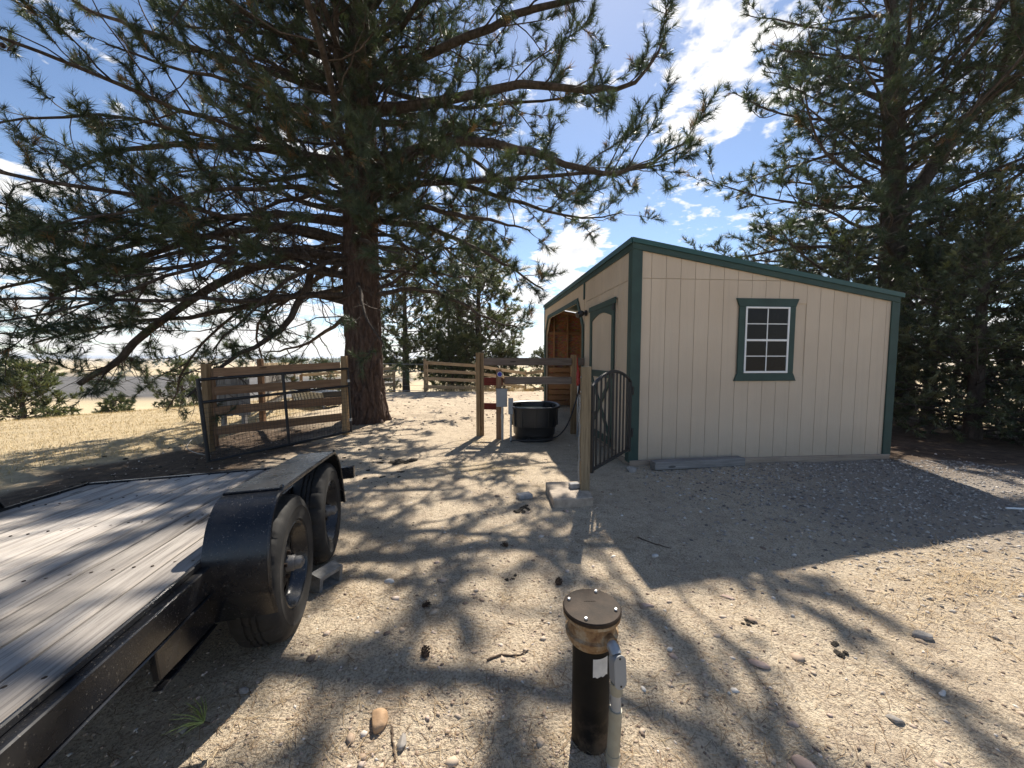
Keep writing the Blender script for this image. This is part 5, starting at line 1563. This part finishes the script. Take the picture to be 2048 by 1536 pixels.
def clod(label, x, y, rad, n, seed):
    rs = np.random.RandomState(seed)
    mb = MB(); b = bmesh.new(); bmesh.ops.create_icosphere(b, subdivisions=2, radius=1.0)
    bv = [v.co.copy() for v in b.verts]; bf = [tuple(v.index for v in f.verts) for f in b.faces]; b.free()
    z0 = g1(x, y)
    for k in range(n):
        th = rs.uniform(0, 6.28); q = rad * math.sqrt(rs.rand()); s_ = rad * rs.uniform(0.18, 0.42)
        cx, cy = q * math.cos(th) * 1.5, q * math.sin(th) * 0.8
        mb.add([(cx + v.x * s_ * 1.2 * (1 + 0.25 * rs.randn()), cy + v.y * s_ * (1 + 0.2 * rs.randn()), v.z * s_ * 0.6 * (1 + 0.2 * rs.randn()) + s_ * 0.25) for v in bv], bf)
    tag(mb.build('manure_heap', 'manure', None, Matrix.Translation((x, y, z0)) @ Matrix.Rotation(rs.uniform(0, 3), 4, 'Z')), label, 'manure')
clod('black crumbled manure clod on the sand near the dry grass', 1.652, 1.848, 0.038, 9, 1)
clod('dark crumbled manure in front of the left paver brick', 0.10, 3.62, 0.075, 12, 2)
clod('small dark manure clod right of the trailer wheels', -0.007, 2.473, 0.03, 7, 3)
clod('large dark manure heap on the path beyond the trailer tail', -1.55, 5.3, 0.12, 14, 4)
clod('scattered brown manure bits above the pink flat stone', 1.30, 2.05, 0.035, 6, 5)
def pine_cone(label, x, y, rot):
    z = g1(x, y)
    M = Matrix.Translation((x, y, z + 0.013)) @ Matrix.Rotation(R(rot), 4, 'Z') @ Matrix.Rotation(R(80), 4, 'Y') @ Matrix.Scale(0.62, 4)
    c = thing('pine_cone', label, 'pine cone', mat=M)
    mb = MB().lathe([(0.0, -0.04), (0.016, -0.03), (0.018, 0.0), (0.012, 0.03), (0.0, 0.042)], 10)
    mb.build('core', 'cone_brown', c)
    sm = MB()
    for k in range(46):
        h = -0.036 + 0.074 * k / 46; th = k * 2.39996
        r0 = 0.010 + 0.008 * math.sin(math.pi * (h + 0.04) / 0.08); r1 = r0 + 0.016
        ca, sa = math.cos(th), math.sin(th)
        w = 0.009
        sm.add([(r0 * ca, r0 * sa, h), (r1 * ca - w * sa, r1 * sa + w * ca, h + 0.007), (r1 * 1.12 * ca, r1 * 1.12 * sa, h + 0.011), (r1 * ca + w * sa, r1 * sa - w * ca, h + 0.007)], [(0, 1, 2, 3)])
    tag(sm.build('scales', 'cone_brown', c), kind='stuff')
for lab, x, y, rot in (('dark pine cone on the sand left of the well cap', -0.50, 2.148, 30), ('pine cone in the shade by the trailer shadow edge', -0.42, 1.78, 100),
                       ('pine cone on open sand above the well cap', 0.30, 2.40, 60), ('pine cone below the concrete slab', -0.05, 2.9, 150)):
    pine_cone(lab, x, y, rot)
def sprig():
    x, y = -1.19, 1.40
    s = thing('pine_sprig', 'fresh green pine needle sprig on the ground beside the trailer', 'sprig', (x, y, g1(x, y)))
    MB().tube([(0.02, 0, 0.006), (0.0, 0, 0.010)], 0.004, 6).build('twig', 'stick_brown', s)
    mb = MB(); rs = random.Random(3)
    for k in range(16):
        th = R(rs.uniform(120, 250)); l = rs.uniform(0.07, 0.13); e = rs.uniform(0.1, 0.6)
        mb.tube([(0, 0, 0.01), (l * 0.5 * math.cos(th), l * 0.5 * math.sin(th), 0.01 + l * 0.5 * e), (l * math.cos(th + .1), l * math.sin(th + .1), 0.006 + l * e * 0.8)], [0.0018, 0.0018, 0.0006], 4, False)
    tag(mb.build('needle_bunch', 'live_needle', s), kind='stuff')
sprig()
def stick(label, pts, r):
    P = smooth_path([(x, y, g1(x, y) + r * 0.8) for x, y in pts], 14)
    rs = np.random.RandomState(len(label)); P = P + rs.randn(*P.shape) * 0.0015
    tag(MB().tube([tuple(p) for p in P], list(np.linspace(r, r * 0.5, 14)), 6).build('stick', 'stick_brown', smooth=True), label, 'stick')
stick('curved brown stick on the sand left of the well pipe', [(-0.12, 1.76), (-0.05, 1.80), (0.02, 1.795), (0.08, 1.83)], 0.006)
stick('dark stick pointing away beside the grey oval stone', [(-0.47, 1.42), (-0.45, 1.36), (-0.42, 1.30)], 0.005)
stick('thin dark twig lying in the shed shadow', [(1.02, 3.05), (1.12, 2.93), (1.22, 2.86)], 0.006)
tag(MB().tube([(4.72, 3.60, g1(4.72, 3.60) + 0.012), (4.9, 3.55, g1(4.9, 3.55) + 0.02), (5.3, 3.46, g1(5.3, 3.46) + 0.015)], 0.010, 8).build('white_rope', 'white_vinyl', smooth=True), 'short white rope end on the gravel at the right edge', 'rope')

# ------------------------------------------------------------------ scattered ground cover
def ico():
    b = bmesh.new(); bmesh.ops.create_icosphere(b, subdivisions=1, radius=1.0)
    V = np.array([v.co[:] for v in b.verts]); F = np.array([[v.index for v in f.verts] for f in b.faces]); b.free()
    return V, F
ICV, ICF = ico()
OV = np.array([(1, 0, 0), (-1, 0, 0), (0, 1, 0), (0, -1, 0), (0, 0, 1), (0, 0, -1)], float)
OF = np.array([(0, 2, 4), (2, 1, 4), (1, 3, 4), (3, 0, 4), (2, 0, 5), (1, 2, 5), (3, 1, 5), (0, 3, 5)])
def scatter(name, label, cat, xy, size, mat, seed, flat=(0.4, 0.8), low=False):
    IV, IF = (OV, OF) if low else (ICV, ICF)
    rs = np.random.RandomState(seed); n = len(xy)
    z = gh(xy[:, 0], xy[:, 1])
    S = size[:, None] * np.stack([rs.uniform(0.75, 1.4, n), rs.uniform(0.6, 1.0, n), rs.uniform(flat[0], flat[1], n)], -1)
    th = rs.uniform(0, 6.28, n); c, s = np.cos(th), np.sin(th)
    V = IV[None] * (1 + 0.25 * rs.randn(n, len(IV), 1).clip(-1, 1)) * S[:, None, :]
    X = V[..., 0] * c[:, None] - V[..., 1] * s[:, None]; Y = V[..., 0] * s[:, None] + V[..., 1] * c[:, None]
    V = np.stack([X + xy[:, :1], Y + xy[:, 1:2], V[..., 2] + (z + S[:, 2] * 0.12)[:, None]], -1).reshape(-1, 3)
    F = (IF[None] + (np.arange(n) * len(IV))[:, None, None]).reshape(-1, 3)
    return tag(np_mesh(name, V, F, mat), label, cat, kind='stuff')
rs = np.random.RandomState(77)
def polar(n, rmin, rmax, amin, amax):
    r = rmin * (rmax / rmin) ** rs.rand(n); a = np.radians(rs.uniform(amin, amax, n))
    return np.stack([r * np.sin(a), r * np.cos(a)], -1)
def outside_shed(p):
    lx = (p[:, 0] - SHX) * math.cos(SHR) + (p[:, 1] - SHY) * math.sin(SHR)
    ly = -(p[:, 0] - SHX) * math.sin(SHR) + (p[:, 1] - SHY) * math.cos(SHR)
    return ~((lx > -0.05) & (lx < SHW + 0.05) & (ly > -0.08) & (ly < SHL))
p = polar(12000, 1.0, 9.0, -55, 62); p = p[outside_shed(p)]
r = np.hypot(p[:, 0], p[:, 1])
scatter('pebbles', 'small pebbles scattered over the sandy yard', 'pebbles', p, 0.004 + 0.010 * rs.rand(len(p)) ** 4 * (0.6 + 0.12 * r), 'pebbles', 1, low=True)
p = np.stack([rs.uniform(1.3, 6.5, 22000), rs.uniform(1.6, 5.4, 22000)], -1)
lx = p[:, 0] - SHX; ly = (p[:, 1] - SHY) - 0.0925 * lx
k = (ly < -0.10) & (rs.rand(len(p)) < np.clip((ly + 3.7 + 0.22 * (lx - 1.5)) / 2.4, 0.04, 1) * np.clip((lx + 0.4) / 1.6, 0.05, 1))
p = p[k]
scatter('gravel', 'crushed grey gravel along the end wall of the shed', 'gravel', p, 0.006 + 0.017 * rs.rand(len(p)) ** 3.2, 'gravel', 2, low=True)
p = polar(900, 1.2, 9.0, -30, 62); p = p[outside_shed(p)]
scatter('cobbles', 'larger loose stones strewn over the sand', 'stones', p, 0.007 + 0.022 * rs.rand(len(p)) ** 4, 'pebbles', 3, (0.25, 0.5))
p = polar(500, 4.5, 9.5, -50, -16)
scatter('soil_clods', 'dark soil and manure crumbs under the pine', 'soil', p, 0.008 + 0.03 * rs.rand(len(p)) ** 3, 'manure', 4, (0.3, 0.6))
p = polar(500, 8.0, 16.0, -24, 4); 
scatter('paddock_clods', 'trampled clods on the bright paddock', 'soil', p, 0.012 + 0.035 * rs.rand(len(p)) ** 2, 'pebbles', 5, (0.4, 0.7))
def straws(name, label, cat, xy, lmin, lmax, w, up, mat, seed, bend=0.3, tri=False):
    rs = np.random.RandomState(seed); n = len(xy)
    z = gh(xy[:, 0], xy[:, 1])
    th = rs.uniform(0, 6.28, n); el = np.radians(rs.uniform(up[0], up[1], n)); L = rs.uniform(lmin, lmax, n)
    d = np.stack([np.cos(th) * np.cos(el), np.sin(th) * np.cos(el), np.sin(el)], -1)
    b = np.stack([xy[:, 0], xy[:, 1], z + 0.003], -1)
    sd_ = np.stack([-np.sin(th), np.cos(th), 0 * th], -1) * (w * rs.uniform(0.6, 1.4, n))[:, None]
    m = b + d * (L * 0.55)[:, None]
    e = b + d * L[:, None] + np.stack([bend * L * rs.randn(n) * 0.4, bend * L * rs.randn(n) * 0.4, -bend * L * 0.5 * np.sin(el)], -1)
    V = np.stack([b - sd_, b + sd_, m + sd_ * 0.8, m - sd_ * 0.8, e], 1).reshape(-1, 3)
    if tri:
        V = np.stack([b - sd_, b + sd_, e], 1).reshape(-1, 3)
        return tag(np_mesh(name, V, np.arange(n * 3).reshape(-1, 3), mat), label, cat, kind='stuff')
    o = np.arange(n)[:, None] * 5
    F = np.concatenate([o + np.array([[0, 1, 2]]), o + np.array([[0, 2, 3]]), o + np.array([[3, 2, 4]])])
    return tag(np_mesh(name, V, F, mat), label, cat, kind='stuff')
p = polar(9000, 1.0, 8.0, -50, 60)
c_ = polar(60, 1.3, 6.0, -40, 50)
p = np.concatenate([p, (c_[:, None, :] + rs.randn(60, 50, 2) * rs.uniform(0.05, 0.16, (60, 1, 1))).reshape(-1, 2)]); p = p[outside_shed(p)]
straws('needle_litter', 'fallen pine needles and straw littering the sand', 'litter', p, 0.03, 0.10, 0.0010, (0, 12), 'litter', 6)
p = np.concatenate([np.array([2.95, 2.40]) + rs.randn(700, 2) * np.array([0.26, 0.16]), np.array([3.4, 2.75]) + rs.randn(260, 2) * np.array([0.30, 0.12]), np.array([2.4, 2.1]) + rs.randn(250, 2) * 0.25])
straws('dry_grass_patch', 'patch of flattened dry straw-coloured grass on the right', 'grass', p, 0.04, 0.15, 0.0013, (0, 24), 'straw_brown', 7)
p = np.concatenate([np.array([-0.35, 5.0]) + rs.randn(700, 2) * np.array([0.35, 0.22]), np.array([-0.6, 6.6]) + rs.randn(400, 2) * np.array([0.2, 0.25])])
straws('spilled_hay', 'thin scatter of spilled hay in front of the stock tank', 'hay', p, 0.05, 0.14, 0.0014, (0, 20), 'dry_grass', 8)
p = np.stack([rs.uniform(-26, -5.5, 70000), rs.uniform(4.5, 18.5, 70000)], -1)
n1 = vnoise(p[:, 0] * 1.3, p[:, 1] * 1.3, 1)
k = ((-(p[:, 0] + 5.2) + (p[:, 1] - 6.2) * 0.45 + n1 * 1.4) > 0.6 + rs.rand(len(p)) * 0.8)
straws('dry_meadow_grass', 'short dry golden meadow grass on the slope at left', 'grass', p[k], 0.05, 0.13, 0.004, (25, 85), 'dry_grass', 9, tri=True)
p = np.stack([rs.uniform(-3.6, 1.0, 900), rs.uniform(16.3, 18.5, 900)], -1)
straws('tall_weeds', 'tall dry weeds at the foot of the back rail fence', 'weeds', p, 0.15, 0.5, 0.005, (50, 88), 'dry_grass', 10)

# ------------------------------------------------------------------ air
def haze():
    o = MB().box((-9800, -9800, -18.0), (9800, 9800, 16.5)).build('haze', None)
    m = bpy.data.materials.new('air'); m.use_nodes = True
    t = m.node_tree; t.nodes.clear()
    out = N(t, 'ShaderNodeOutputMaterial'); v = N(t, 'ShaderNodeVolumePrincipled')
    v.inputs['Color'].default_value = (0.80, 0.88, 1.0, 1)
    v.inputs['Density'].default_value = 0.00022
    v.inputs['Anisotropy'].default_value = 0.3
    t.links.new(v.outputs[0], out.inputs['Volume'])
    o.data.materials.append(m)
    tag(o, 'thin pale blue haze over the distant plains', 'haze', kind='stuff')
haze()
